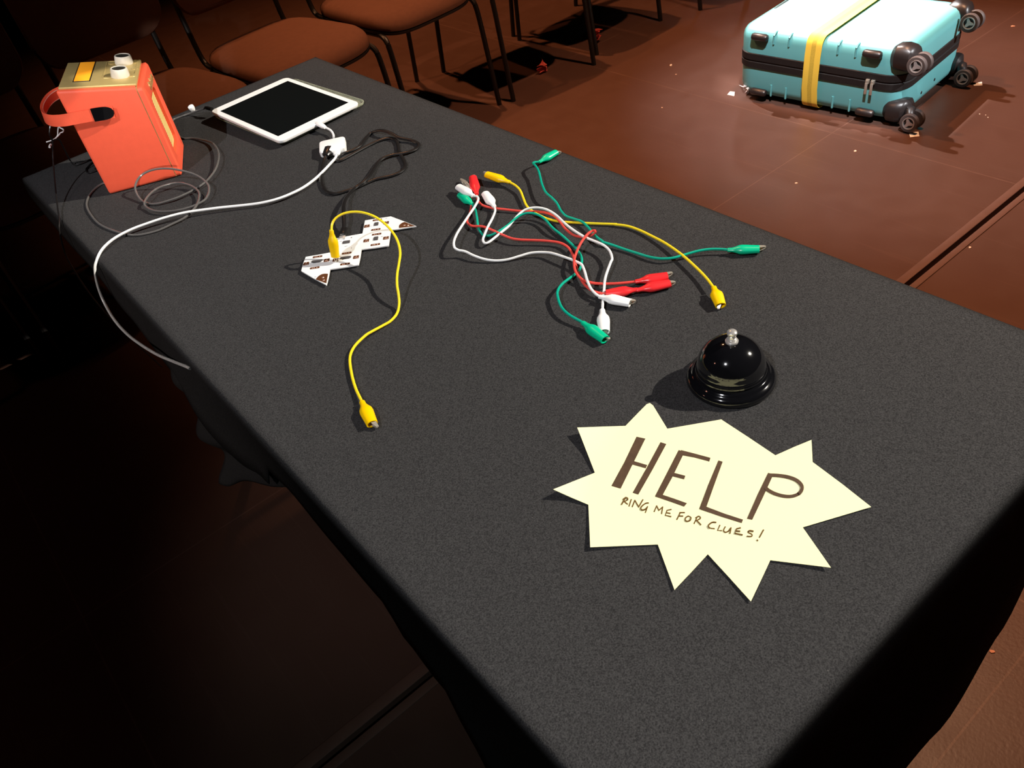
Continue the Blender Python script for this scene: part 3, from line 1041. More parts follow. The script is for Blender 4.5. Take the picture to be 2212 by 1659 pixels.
tube(bm, spline([at(100, 307, h0), at(107, 305, h0), at(115, 302, h0), at(122, 297, h0), at(127, 292, h0 + .002), at(131, 287, h0 + .003), at(136, 285, h0 + .003), at(137, 280, h0 + .003), at(130, 276, h0 + .004), at(128, 271, h0 + .004), at(126, 276, h0 + .004), at(125, 284, h0 + .003), at(124, 294, h0 + .001), at(117, 302, h0 - .001)], 4), 0.0011, 6)
tube(bm, spline([at(110, 312, h0), at(108, 315, h0), at(107, 318, h0)], 3), 0.0018, 6)
rel(bm, tt)
obj('tie_wire', bm, M_white, tt)
ep = at(415, 243, .0)
cp = thing('cable_tag', 'small white plastic tag standing by the tablet audio cable', 'cable tag', ep)
bm = NB()
base = at(419, 240, .004); top_ = at(411, 229, .016)
dv = top_ - base
tube(bm, [base, base + dv * .25, base + dv * .6, base + dv * .92, base + dv * 1.0], [0.0028, 0.0044, 0.0058, 0.0056, 0.0024], 12); rel(bm, cp)
obj('tag_body', bm, M_white, cp)
bm = NB(); tube(bm, [Vector((0, 0, 0.0005)), base - ep + dv * .1], 0.0016, 6)
obj('tag_stem', bm, M_white, cp)

# ------------------------------------------------------------------ tablet with its case
o_ = Vector((0.3494, 1.1689, TZ + 0.014)); ex = Vector((0.5183 - 0.3494, 1.1837 - 1.1689, 0.0119 - 0.014)).normalized()
ey = Vector((0.3285 - 0.3494, 1.4079 - 1.1689, 0.0189 - 0.014)); ey = (ey - ex * ey.dot(ex)).normalized(); ez = ex.cross(ey)
MTB = Matrix(((ex.x, ey.x, ez.x, o_.x), (ex.y, ey.y, ez.y, o_.y), (ex.z, ey.z, ez.z, o_.z), (0, 0, 0, 1)))
tb = thing('tablet', 'white framed tablet with a dark screen near the far corner of the table', 'tablet')
tb.matrix_world = MTB
TBW, TBL = 0.1695, 0.240
bm = NB()
loft(bm, [[(x, y, z) for x, y in rrect(TBW - 2 * i, TBL - 2 * i, .011 - i * .5, 6, TBW / 2, TBL / 2)] for z, i in ((-.0075, .006), (-.0068, .003), (-.005, .0006), (-.003, 0), (-.0008, 0), (0, .0006))])
obj('body', bm, M_white, tb)
bm = NB(); box(bm, (0.0105, 0.021, -0.0006), (TBW - 0.0105, TBL - 0.021, 0.0003))
tag(obj('screen', bm, M_screen, tb, smooth=False), 'dark screen')
bm = NB(); lathe(bm, [(0.0062, 0.0), (0.0062, 0.0003), (0.0052, 0.0003), (0.0052, .0001), (0, .0001)], 24, Matrix.Translation((TBW / 2, 0.0105, 0)))
obj('home_button', bm, M_white, tb)

M_clear = bpy.data.materials.new('clear_case')
M_clear.use_nodes = True
b_ = M_clear.node_tree.nodes['Principled BSDF']
b_.inputs['Base Color'].default_value = (0.80, 0.84, 0.66, 1)
b_.inputs['Roughness'].default_value = 0.12
b_.inputs['Transmission Weight'].default_value = 0.75
b_.inputs['IOR'].default_value = 1.3
tcs = thing('tablet_case', 'clear plastic case tray lying under the tablet', 'tablet case', tuple(at(612, 314, 0)), math.atan2(ex.y, ex.x))
CWd, CLd = 0.184, 0.245
bm = NB()
loft(bm, [[(x, y, z) for x, y in rrect(CWd - 2 * i, CLd - 2 * i, .016, 6, CWd / 2 - .003, CLd / 2 - .003)] for z, i in ((.0004, .003), (.0012, .0008), (.0030, 0), (.0042, 0), (.0044, .0018), (.0018, .0020), (.0016, .006))])
obj('tray', bm, M_clear, tcs)
bm = NB()
box(bm, (0.010, CLd - 0.085, 0.0018), (CWd - .024, CLd - 0.012, 0.0060), .001)
tag(obj('stand_flap', bm, M_dark, tcs), 'dark folded stand flap')

# ------------------------------------------------------------------ adapter, white cable, black cable
ad = thing('usb_adapter', 'white square adapter block beside the tablet with a short white lead', 'adapter', at(716, 318))
z1 = 0.012
cs = [at(*c2(1195, 600), z1), at(*c2(1388, 582), z1), at(*c2(1380, 716), z1), at(*c2(1180, 712), z1)]
cen_a = sum(cs, Vector()) / 4
bm = NB()
axx = Vector((math.cos(YAW - 0.05), -math.sin(YAW - 0.05), 0)); axy = Vector((-axx.y, axx.x, 0))
la, lb = 0.043, 0.044
MA = Matrix(((axx.x, axy.x, 0, cen_a.x), (axx.y, axy.y, 0, cen_a.y), (0, 0, 1, TZ), (0, 0, 0, 1)))
loft(bm, [[(x, y, z) for x, y in rrect(la - 2 * i, lb - 2 * i, .006, 6)] for z, i in ((.0006, .003), (.001, .001), (.003, 0), (.010, 0), (.0115, .001), (.012, .0028))])
bmesh.ops.transform(bm, matrix=MA, verts=bm.verts); rel(bm, ad)
obj('block', bm, M_white, ad)
bm = NB(); tube(bm, spline([at(*c2(1215, 510), .010), at(*c2(1250, 525), .009), at(*c2(1280, 545), .008), at(*c2(1297, 575), .007), at(*c2(1300, 600), .007)], 6), 0.0019, 8); rel(bm, ad)
obj('cord', bm, M_white, ad)
p0 = at(*c2(1160, 480), .012); p1 = at(*c2(1232, 518), .0105)
bm = NB(); tube(bm, [p0, p0.lerp(p1, .2), p0.lerp(p1, .75), p1], [0.0026, 0.0036, 0.0034, 0.0022], 10, flat=1.4); rel(bm, ad)
obj('lightning_plug', bm, M_white, ad)

wc = thing('charging_cable', 'white charging cable running from the adapter block over the left table edge', 'cable', at(480, 450))
wpts = [at(*c2(1325, 740), .006), at(*c2(1312, 770), .005), at(715, 352, .004), at(700, 368, .004), at(680, 387, .005), at(655, 405, .006), at(625, 420, .007), at(595, 431, .007), at(560, 439, .006), at(520, 444, .006), at(480, 448, .007), at(440, 453, .008), at(400, 459, .010), at(360, 469, .010), at(320, 482, .009), at(285, 495, .008), at(255, 510, .007), at(235, 524, .006), at(219, 541, .004), at(209, 562, -.001), at(205, 582, -.008), at(212, 620, -.030), at(226, 655, -.050), at(248, 692, -.066), at(275, 722, -.070), at(305, 745, -.062), at(340, 766, -.046), at(375, 781, -.028), at(398, 790, -.016), at(411, 796, -.012)]
bm = NB(); tube(bm, spline(wpts, 6), 0.0020, 8); rel(bm, wc)
obj('cord', bm, M_white, wc)
p0 = at(*c2(1335, 690), .0065); p1 = at(*c2(1322, 745), .006)
bm = NB(); tube(bm, [p0, p0.lerp(p1, .1), p0.lerp(p1, .8), p1], [0.003, 0.0042, 0.0040, 0.0024], 10, flat=1.5); rel(bm, wc)
obj('plug', bm, M_white, wc)

bc = thing('usb_cable', 'flat black USB cable looping from the adapter block to the white circuit board', 'cable', at(790, 370))
raw = [(1240, 735, .007), (1222, 790, .004), (1205, 850), (1195, 920), (1205, 985), (1240, 1040), (1310, 1062), (1410, 1036), (1500, 1005), (1600, 960), (1660, 938), (1780, 912), (1860, 875), (1890, 830), (1870, 775), (1840, 720), (1830, 660), (1810, 620), (1760, 603), (1680, 622), (1590, 662), (1490, 715), (1400, 765), (1345, 790), (1330, 775), (1370, 735), (1450, 705), (1520, 665), (1560, 610), (1610, 560), (1690, 540, .010), (1770, 562, .009), (1840, 600, .006), (1940, 622, .004), (2000, 655, .003), (1975, 695, .003), (1890, 725, .004), (1780, 742, .004), (1690, 780, .004), (1640, 840, .004), (1600, 905, .006), (1550, 960, .006), (1470, 1020, .004), (1410, 1085, .008), (1384, 1150, .012), (1383, 1230, .014), (1386, 1310, .010), (1384, 1350, .007)]
bm = NB(); tube(bm, spline([at(*c2(p[0], p[1]), p[2] if len(p) > 2 else .0025) for p in raw], 6), 0.0021, 10, flat=1.45); rel(bm, bc)
obj('cord', bm, M_blackcable, bc)
p0 = at(*c2(1262, 690), .0075); p1 = at(*c2(1236, 750), .007)
bm = NB(); tube(bm, [p0, p0.lerp(p1, .05), p0.lerp(p1, .7), p1], [0.004, 0.0058, 0.0056, 0.0026], 12, flat=1.6); rel(bm, bc)
obj('usb_plug', bm, M_blackcable, bc)
p0 = at(*c2(1384, 1345), .0068); p1 = at(*c2(1376, 1405), .0060)
bm = NB(); tube(bm, [p0, p0.lerp(p1, .15), p0.lerp(p1, .9), p1], [0.002, 0.0034, 0.0034, 0.0028], 10, flat=1.7); rel(bm, bc)
obj('micro_plug', bm, M_blackcable, bc)

# ------------------------------------------------------------------ circuit board
ob = at(770, 540)
cb = thing('circuit_board', 'white stepped circuit board with brown pads, wired to a yellow clip', 'circuit board', ob)
BZ = 0.0042


def bd(x, y, z=BZ):
    p = at(*c3(x, y), z) - ob
    return p


out = [(335, 745), (520, 713), (690, 680), (705, 522), (850, 495), (1012, 466), (1042, 310), (1200, 284), (1352, 262), (1500, 318), (1655, 378), (1500, 402), (1350, 428), (1338, 520), (1325, 610), (1160, 635), (1000, 655), (985, 750), (965, 840), (800, 868), (625, 893), (607, 985), (583, 1080), (430, 1000), (280, 912), (305, 820)]
bm = NB()
prism(bm, [(bd(*q).x, bd(*q).y) for q in out], 0.0026, BZ)
obj('panel', bm, M_pcb, cb, smooth=False)
exb = (bd(1325, 610) - bd(1000, 655)).normalized(); eyb = Vector((-exb.y, exb.x, 0))


def patch(name, x, y, lx, ly, h, m, par=cb, r=0.0008):
    c_ = bd(x, y)
    bm = NB()
    pl = [c_ + exb * a + eyb * b for a, b in rrect(lx, ly, min(r, lx * .3, ly * .3), 3)]
    prism(bm, [(p.x, p.y) for p in pl], BZ - 0.0002, BZ + h)
    return obj(name, bm, m, par, smooth=False)


sq = [(340, 828), (585, 787), (935, 750), (1065, 380), (1295, 340), (1058, 553), (1293, 521)]
lg = [(476, 745), (442, 878), (825, 702), (805, 832), (1190, 305), (1172, 420), (1182, 476), (1166, 600)]
for x, y in sq:
    p = patch('pad', x, y, 0.0075, 0.0072, 0.0003, M_pad)
    for dx, dy in ((-9, 6), (5, -10), (12, 8)):
        c_ = bd(x + dx, y + dy)
        bm = NB(); lathe(bm, [(0.0010, 0), (0.0006, .0004), (0, .0005)], 8, Matrix.Translation((c_.x, c_.y, BZ + .0002)))
        obj('solder_dot', bm, M_solder, p)
for x, y in lg:
    p = patch('pad', x, y, 0.0130, 0.0042, 0.0003, M_pad, r=.002)
    for dx in (-28, -8, 26):
        c_ = bd(x + dx, y - dx * .14)
        bm = NB(); lathe(bm, [(0.0010, 0), (0.0006, .0004), (0, .0005)], 8, Matrix.Translation((c_.x, c_.y, BZ + .0002)))
        obj('solder_dot', bm, M_solder, p)
patch('pad', 690, 782, 0.0075, 0.0072, 0.0003, M_pad)
for x, y, lx, ly in ((1178, 357, .0058, .0078), (1173, 530, .0060, .0082), (820, 573, .0098, .0062)):
    patch('chip', x, y, lx, ly, .0010, M_chip)
for x, y in ((467, 800), (813, 757)):
    c_ = patch('chip', x, y, .0140, .0042, .0010, M_chip)
    for k in range(7):
        q = bd(x - 38 + k * 12.6, y + 19 - k * 2.0)
        bm = NB(); box(bm, (q.x - .0004, q.y - .0008, BZ - .0001), (q.x + .0004, q.y + .0010, BZ + .0004))
        obj('chip_pin', bm, M_chip, c_, smooth=False)
# corner pads: quarter discs near the two points
for tip, a, b in (((1640, 378), (1515, 330), (1450, 402)), ((580, 1062), (600, 950), (455, 1015))):
    T = Vector(tip); A = Vector(a); B = Vector(b)
    arc = [tip]
    for k in range(9):
        s_ = k / 8
        m_ = A.lerp(B, s_)
        bul = (m_ - T).normalized() * 26 * math.sin(PI * s_)
        arc.append(tuple(m_ + bul))
    bm = NB()
    prism(bm, [(bd(*q).x, bd(*q).y) for q in arc], BZ - .0002, BZ + .0003)
    p = obj('corner_pad', bm, M_pad, cb, smooth=False)
    m_ = (T + A + B) / 3
    for dx in ((-22, 22) if tip[0] > 1000 else (-4, 4)):
        q = bd(m_.x + dx, m_.y + (0 if tip[0] > 1000 else dx * 4))
        bm = NB(); lathe(bm, [(0.0017, 0), (0.0014, .0004), (0.0006, .0004), (0.0006, .0001), (0, .0001)], 10, Matrix.Translation((q.x, q.y, BZ + .0002)))
        obj('eyelet', bm, M_solder, p)
q = bd(775, 520)
bm = NB()
box(bm, (-.0042, -.0030, 0), (.0042, .0030, .0026), .0005)
bmesh.ops.transform(bm, matrix=Matrix.Translation((q.x, q.y, BZ)) @ Matrix.Rotation(math.atan2(exb.y, exb.x), 4, 'Z'), verts=bm.verts)
obj('usb_socket', bm, M_steel, cb)
for x, y, lx, ly in ((755, 560, .0030, .0007), (790, 535, .0030, .0007), (880, 515, .0018, .0018), (815, 620, .0040, .0006), (395, 800, .0030, .0005), (540, 778, .0030, .0005), (740, 740, .0030, .0008), (740, 765, .0024, .0006), (880, 640, .0005, .0030), (1110, 378, .0030, .0005), (1245, 505, .0030, .0005), (1295, 285, .0024, .0006), (448, 985, .0024, .0006)):
    patch('printed_mark', x, y, lx, ly, .0001, M_chip)

# ------------------------------------------------------------------ crocodile clip leads


def boot_jaw(root, a, b, jaw_to, mb, bare=False, width=0.0072, roll_open=True):
    """boot from a (wire end) to b (mouth); metal jaws reach to jaw_to"""
    ax = (b - a); L = ax.length; ax.normalize()
    s = ax.cross(Vector((0, 0, 1))).normalized(); u = s.cross(ax)
    prof = [(-0.02, .0027), (0.0, .0031), (.13, .0033), (.24, .0046), (.36, .0068), (.46, width), (.58, width * .97), (.8, width * .88), (1.0, width * .82), (1.0, width * .66), (.86, width * .60)]
    bo = None
    if not bare:
        bm = NB()
        loft(bm, [[a + ax * (L * t_) + s * (w * math.cos(2 * PI * k / 16)) + u * (w * .70 * math.sin(2 * PI * k / 16)) for k in range(16)] for t_, w in prof])
        rel(bm, root)
        bo = obj('clip_boot', bm, mb, root)
    j0 = b - ax * 0.006
    J = jaw_to - j0; jl = J.length; J.normalize()
    s2 = J.cross(Vector((0, 0, 1))).normalized(); u2 = s2.cross(J)
    bm = NB()
    for sg in (-1, 1):
        secs = []
        for t_, w, off in ((0, .0026, .0030), (.5, .0024, .0022), (.9, .0016, .0010), (1.0, .0009, .0007)):
            c_ = j0 + J * (jl * t_) + u2 * (sg * off)
            secs.append([c_ + s2 * w + u2 * .0004, c_ - s2 * w + u2 * .0004, c_ - s2 * w - u2 * .0004, c_ + s2 * w - u2 * .0004])
        loft(bm, secs)
    tube(bm, [j0 + J * jl * .93 - s2 * .0014, j0 + J * jl * .93 + s2 * .0014], .0012, 8)
    if bare:
        box_pts = [j0 - J * .008, j0 + J * .004]
        tube(bm, [j0 - J * .016, j0 - J * .010, j0 - J * .004, j0 + J * .002], [.0020, .0030, .0038, .0030], 8)
    rel(bm, root)
    obj('clip_jaw', bm, M_dullsteel, bo if bo else root)


def lead(label, wm, bmt, wire, ends, r=0.0016, extra=None):
    mid = wire[len(wire) // 2]
    o = thing('crocodile_clip_lead', label, 'clip lead', at(mid[0], mid[1]), 0, 'crocodile clip leads on the table')
    bm = NB()
    tube(bm, spline([at(*p) for p in wire], 6), r, 8)
    rel(bm, o)
    obj('wire', bm, wm, o)
    for e in ends:
        boot_jaw(o, at(*e[0]), at(*e[1]), at(*e[2]), bmt, bare=(len(e) > 3))
    return o


def hz(conv, pts, hs):
    """attach heights (mm at fractions of the list) to crop points"""
    n = len(pts)
    out = []
    for i, p in enumerate(pts):
        t_ = i / (n - 1)
        h = interp(hs, t_)
        c_ = p[2] if len(p) > 2 and callable(p[2]) else conv
        q = c_(p[0], p[1])
        out.append((q[0], q[1], h / 1000))
    return out


B = 0.0055
# yellow lead biting the circuit board
w = [(*c3(642, 440), .045), (*c3(650, 350), .052), (*c3(700, 278), .057), (*c3(800, 225), .060), (*c3(930, 208), .060), (*c3(1060, 228), .058), (*c3(1180, 278), .054), (*c3(1290, 360), .049), (*c3(1385, 470), .044), (*c3(1440, 580), .039), (*c3(1462, 700), .034), (*c3(1447, 830), .029), (*c3(1427, 950), .024), (*c3(1425, 1080), .018), (*c3(1443, 1200), .012), (*c3(1450, 1310), .006), (*c3(1425, 1420), .003), (*c3(1350, 1510), .0025), (*c3(1250, 1570), .003), (*c3(1120, 1640), .005), (788, 726, .005), (766, 748, .004), (756, 772, .003), (759, 805, .003), (768, 838, .003), (781, 866, .0045)]
lead('yellow clip lead arching up from the white circuit board to a clip in mid table', M_wy, M_by, w,
     [((*c3(640, 430), .046), (*c3(688, 748), .012), (*c3(694, 800), .005)), ((782, 868, .0048), (804, 916, B), (816, 922, .004))])
# second yellow
w = hz(c4, [(770, 512), (850, 558), (905, 615), (940, 700), (972, 780), (1012, 832), (1065, 872), (1140, 915), (1230, 955), (1340, 982), (1450, 995), (1600, 1002), (1750, 1010), (1900, 1015), (2050, 1020), (105 * 0 + 720, 95, c5), (820, 108, c5), (920, 142, c5), (1020, 190, c5), (1120, 242, c5), (1220, 308, c5), (1300, 370, c5), (1400, 462, c5), (1475, 540, c5), (1528, 610, c5)], [(0, 7), (.15, 5), (.25, 2.2), (.4, 2.2), (.7, 3), (.9, 7), (1, 8)])
lead('yellow clip lead crossing to the bell side, passing under the green wire', M_wy, M_by, w,
     [((*c4(778, 516), .007), (*c4(506, 425), .010), (*c4(470, 398), .009)), ((*c5(1532, 612), .009), (*c5(1590, 765), B), (*c5(1572, 792), .002))])
# green reaching to the right edge
w = hz(c4, [(1132, 277), (1085, 278), (1058, 290), (1085, 318), (1120, 370), (1142, 445), (1165, 540), (1210, 638), (1285, 706), (1345, 772), (1390, 855), (1450, 920), (1545, 955), (1640, 988), (1710, 1050), (1765, 1115), (1825, 1178), (1890, 1225), (620, 240, c5), (700, 265, c5), (800, 300, c5), (900, 332, c5), (1000, 362, c5), (1100, 377, c5), (1200, 370, c5), (1300, 342, c5), (1400, 314, c5), (1500, 299, c5), (1600, 299, c5), (1648, 304, c5)], [(0, 6), (.1, 13), (.25, 12), (.36, 6), (.5, 5), (.58, 6), (.7, 3), (.82, 5.5), (.92, 7), (1, 6)])
lead('green clip lead with one clip at the far table edge and one pointing right', M_wg, M_bg, w,
     [((*c4(1132, 277), .006), (*c4(1335, 160), B), (*c4(1392, 155), .004)), ((*c5(1650, 305), .006), (*c5(1908, 299), B), (*c5(1960, 278), .004))])
# white, left loop
w = hz(c4, [(352, 682), (392, 690), (404, 728), (362, 810), (300, 902), (222, 1018), (152, 1130), (114, 1225), (120, 1295), (165, 1328), (250, 1346), (350, 1394), (480, 1438), (620, 1455), (760, 1440), (900, 1400), (1040, 1362), (1200, 1356), (1330, 1378), (420, 410, c5), (462, 462, c5), (488, 550, c5), (520, 622, c5), (565, 672, c5), (595, 688, c5)], [(0, 11), (.1, 12), (.3, 14), (.42, 8), (.55, 2.5), (.68, 6), (.8, 9.5), (.88, 9), (1, 6)])
lead('white clip lead with the long left loop, its clip pointing right beside the red clips', M_ww, M_bw, w,
     [((*c4(345, 680), .011), (*c4(170, 575), .009), (*c4(150, 562), .008)), ((*c5(592, 690), .0075), (*c5(845, 742), B), (*c5(888, 725), .004))])
# white, right loop
w = hz(c4, [(596, 812), (606, 860), (575, 945), (522, 1045), (482, 1138), (460, 1205), (482, 1244), (532, 1233), (620, 1165), (700, 1100), (770, 1040), (845, 950), (930, 868), (1015, 830), (1120, 822), (1225, 846), (1335, 912), (1450, 1020), (1570, 1110), (1680, 1175), (1800, 1225), (1900, 1270), (1975, 1340), (2003, 1430), (682, 410, c5), (640, 530, c5), (628, 640, c5), (618, 740, c5), (616, 795, c5)], [(0, 6), (.1, 9), (.22, 6), (.35, 8), (.48, 15), (.6, 12), (.75, 11), (.85, 10), (.95, 5), (1, 6)])
lead('white clip lead with a clip pointing down toward the bell beside a green clip', M_ww, M_bw, w,
     [((*c4(596, 808), .006), (*c4(488, 655), .007), (*c4(498, 630), .006)), ((*c5(614, 800), .006), (*c5(632, 982), B), (*c5(645, 1002), .002))])
# red with the small loop
w = hz(c4, [(387, 672), (402, 735), (450, 790), (560, 824), (700, 840), (880, 860), (1050, 868), (1200, 880), (1310, 922), (1380, 992), (1450, 1080), (1540, 1148), (1640, 1172), (1725, 1166), (1790, 1130), (1803, 1100), (1760, 1102), (1695, 1155), (1620, 1262), (1562, 1400), (382, 420, c5), (398, 490, c5), (455, 552, c5), (560, 580, c5), (700, 583, c5), (820, 574, c5), (890, 566, c5)], [(0, 7), (.1, 4), (.25, 3), (.35, 6), (.5, 9), (.58, 16), (.64, 15), (.75, 11), (.88, 6), (1, 6)])
lead('red clip lead with a tight twist, upper of the two red clips pointing right', M_wr, M_br, w,
     [((*c4(385, 660), .008), (*c4(340, 462), .009), (*c4(355, 435), .008)), ((*c5(890, 566), .0065), (*c5(1152, 520), .007), (*c5(1190, 492), .006))])
# red with the boot slid off its far clip
w = hz(c4, [(285, 575), (312, 680), (322, 790), (302, 895), (270, 968), (292, 1020), (345, 1042), (450, 1046), (560, 1085), (680, 1140), (800, 1188), (920, 1206), (1080, 1211), (1250, 1221), (1380, 1242), (1470, 1290), (1522, 1360), (1552, 1440), (402, 455, c5), (430, 530, c5), (470, 592, c5), (530, 640, c5), (600, 662, c5), (640, 664, c5), (880, 640, c5), (905, 635, c5)], [(0, 6), (.2, 3), (.3, 8), (.4, 7), (.6, 5), (.75, 4), (.9, 6), (1, 6)])
ld = lead('red clip lead with two boots on one end and bare black jaws on the other', M_wr, M_br, w,
          [((*c5(900, 636), .0062), (*c5(1172, 580), B), (*c5(1215, 570), .004)), ((*c4(285, 575), .007), (*c4(255, 530), .0065), (*c4(195, 482), .004), 1)])
a_, b2 = at(*c5(905, 632), .006), at(*c5(645, 662), .006)
ax = (b2 - a_); L_ = ax.length; ax.normalize(); s_ = ax.cross(Vector((0, 0, 1))).normalized(); u_ = s_.cross(ax)
bm = NB()
loft(bm, [[a_ + ax * (L_ * t_) + s_ * (w_ * math.cos(2 * PI * k / 16)) + u_ * (w_ * .72 * math.sin(2 * PI * k / 16)) for k in range(16)] for t_, w_ in ((0, .0031), (.13, .0033), (.24, .0046), (.36, .0066), (.46, .0070), (.6, .0066), (.8, .0058), (1, .0050), (1, .004), (.9, .0035))])
rel(bm, ld)
tag(obj('clip_boot', bm, M_br, ld), 'red boot slid back along the wire')
# green in the middle
w = hz(c4, [(334, 782), (368, 845), (388, 940), (400, 1035), (422, 1095), (472, 1153), (545, 1154), (640, 1110), (760, 1030), (850, 950), (930, 902), (1010, 886), (1105, 902), (1200, 960), (1290, 1060), (1400, 1150), (1500, 1240), (1590, 1330), (1640, 1430), (432, 455, c5), (385, 508, c5), (290, 580, c5), (246, 645, c5), (252, 712, c5), (282, 782, c5), (345, 842, c5), (452, 902, c5)], [(0, 6), (.2, 3), (.3, 9), (.42, 12), (.5, 9), (.65, 3), (.75, 4), (.85, 9), (.94, 8), (1, 6)])
lead('green clip lead tangled in the middle with a clip ending by the lower white clip', M_wg, M_bg, w,
     [((*c4(335, 782), .006), (*c4(192, 668), B), (*c4(178, 650), .005)), ((*c5(455, 905), .006), (*c5(638, 1045), B), (*c5(675, 1037), .004))])

# ------------------------------------------------------------------ desk bell
bl = thing('desk_bell', 'black desk bell with a chrome button behind the HELP sign', 'bell', (0.3731, 0.2538, TZ + 0.0003))
bm = NB()
lathe(bm, [(0.030, 0.0), (0.0408, 0.0), (0.0424, 0.0018), (0.0428, 0.0042), (0.0420, 0.0070), (0.0402, 0.0092), (0.0385, 0.0100), (0.0372, 0.0112), (0.0360, 0.0128), (0.0345, 0.0136), (0.030, 0.0140), (0, 0.0140)], 96)
obj('base', bm, M_gloss, bl)
bm = NB()
lathe(bm, [(0.0290, 0.0140), (0.0330, 0.0146), (0.0338, 0.0156), (0.0334, 0.0168), (0.0322, 0.0172), (0.0330, 0.0180), (0.0330, 0.0192), (0.0322, 0.0198)], 96)
obj('ring', bm, M_gloss, bl)
bm = NB()
dome = [(0.0300, 0.0172), (0.0322, 0.0180), (0.0327, 0.0196)]
for k in range(0, 17):
    a = PI / 2 * k / 16
    dome.append((0.0322 * math.cos(a), 0.0205 + 0.0285 * math.sin(a)))
lathe(bm, dome, 96)
obj('dome', bm, M_gloss, bl)
bm = NB()
lathe(bm, [(0.0062, 0.0482), (0.0062, 0.0498), (0.0054, 0.0508), (0.0046, 0.0508), (0.0044, 0.0514), (0.0040, 0.0516), (0.0042, 0.0530), (0.0036, 0.0534), (0.0034, 0.0545), (0.0040, 0.0550), (0.0040, 0.0560), (0.0034, 0.0566)], 32)
obj('collar', bm, M_steel, bl)
bm = NB()
lathe(bm, [(0.0030, 0.0560), (0.0044, 0.0570), (0.0050, 0.0585), (0.0046, 0.0602), (0.0030, 0.0616), (0, 0.0620)], 32)
obj('button', bm, M_steel, bl)

# ------------------------------------------------------------------ HELP sign
so = at(1540, 1080)
sg = thing('help_sign', 'pale yellow starburst card hand lettered HELP RING ME FOR CLUES', 'sign', so)
SZ = 0.0018
VAL = [(1351, 920), (1441.5, 926), (1675, 983.5), (1755.5, 998), (1734, 1139), (1664, 1210), (1529, 1197), (1421, 1176), (1271, 1090), (1285, 1021)]
TIPS = [[(1381, 889, .0015), (1397, 873, .002), (1404, 870.5, .002), (1411, 876, .002), (1425, 899, .0015)], [(1500, 916, .001), (1558, 906, .001), (1616, 944, .001)],
        [(1714, 966, .001), (1753, 950, .0015)], [(1820, 1046, .001), (1882, 1095, .0015), (1808, 1117, .001)],
        [(1765, 1183, .0014), (1795, 1226, .003), (1730, 1218, .0016)], [(1643, 1255, .001), (1622, 1299, .0015), (1575, 1247, .001)],
        [(1493, 1236, .001), (1457, 1274, .0015), (1439, 1225, .001)], [(1348, 1179, .0013), (1275, 1182, .0035), (1273, 1136, .0018)],
        [(1233, 1074, .003), (1195, 1057, .0085), (1240, 1039, .003)], [(1266, 972, .0028), (1247, 923.5, .0075), (1300, 921.5, .0028)]]
bm = NB()
allt, allb = [], []


def sv(px, py, h):
    p = at(px, py, h + .0006) - so
    return bm.verts.new((p.x, p.y, h + .0006)), bm.verts.new((p.x, p.y, h + .0002))


VV = [sv(x, y, .001) for x, y in VAL]
TT = [[sv(*q) for q in tip] for tip in TIPS]
rim = []
for i in range(len(VV)):
    rim.append(VV[i])
    rim += TT[i]
    for k in (0, 1):
        loop_ = [VV[i][k]] + [t_[k] for t_ in TT[i]] + [VV[(i + 1) % len(VV)][k]]
        if len(loop_) == 5:
            bm.faces.new((loop_[0], loop_[1], loop_[3], loop_[4]))
            bm.faces.new((loop_[1], loop_[2], loop_[3]))
        else:
            bm.faces.new(loop_)
for k in (0, 1):
    fs = bm.faces.new([v[k] for v in VV])
n_ = len(rim)
for i in range(n_):
    bm.faces.new((rim[i][0], rim[(i + 1) % n_][0], rim[(i + 1) % n_][1], rim[i][1]))
bmesh.ops.triangulate(bm, faces=[f for f in bm.faces if len(f.verts) > 4])
obj('card', bm, M_paper, sg, angle=60)

INK_N = [0]


def ink_quad(bm, pts, z=SZ):
    INK_N[0] += 1
    z += 0.00002 * (INK_N[0] % 40)
    top, low = [], []
    for q in pts:
        p = at(*c6(*q), z) - so
        top.append(bm.verts.new((p.x, p.y, z)))
        low.append(bm.verts.new((p.x, p.y, 0.00165)))
    bm.faces.new(top)
    bm.faces.new(low)
    for i in range(len(top)):
        bm.faces.new((top[i], top[(i + 1) % len(top)], low[(i + 1) % len(top)], low[i]))


def ink_line(bm, pts, w, z=SZ):
    P2 = [Vector(q) for q in pts]
    n = len(P2)
    L, R_ = [], []
    for i, p in enumerate(P2):
        t_ = (P2[min(i + 1, n - 1)] - P2[max(i - 1, 0)]).normalized()
        nn = Vector((-t_.y, t_.x)) * w / 2
        ext = t_ * (w * .3)
        if i == 0: p = p - ext
        if i == n - 1: p = p + ext
        L.append(p + nn); R_.append(p - nn)
    for i in range(n - 1):
        ink_quad(bm, [tuple(L[i]), tuple(L[i + 1]), tuple(R_[i + 1]), tuple(R_[i])], z)


def letter(draw, name='letter'):
    bm = NB()
    draw(bm)
    o = obj(name, bm, M_ink if name == 'letter' else M_ink2, sg, smooth=False)
    return o


def curve2(pts, n=5): return [(v.x, v.y) for v in spline([(p[0], p[1], 0) for p in pts], n)]


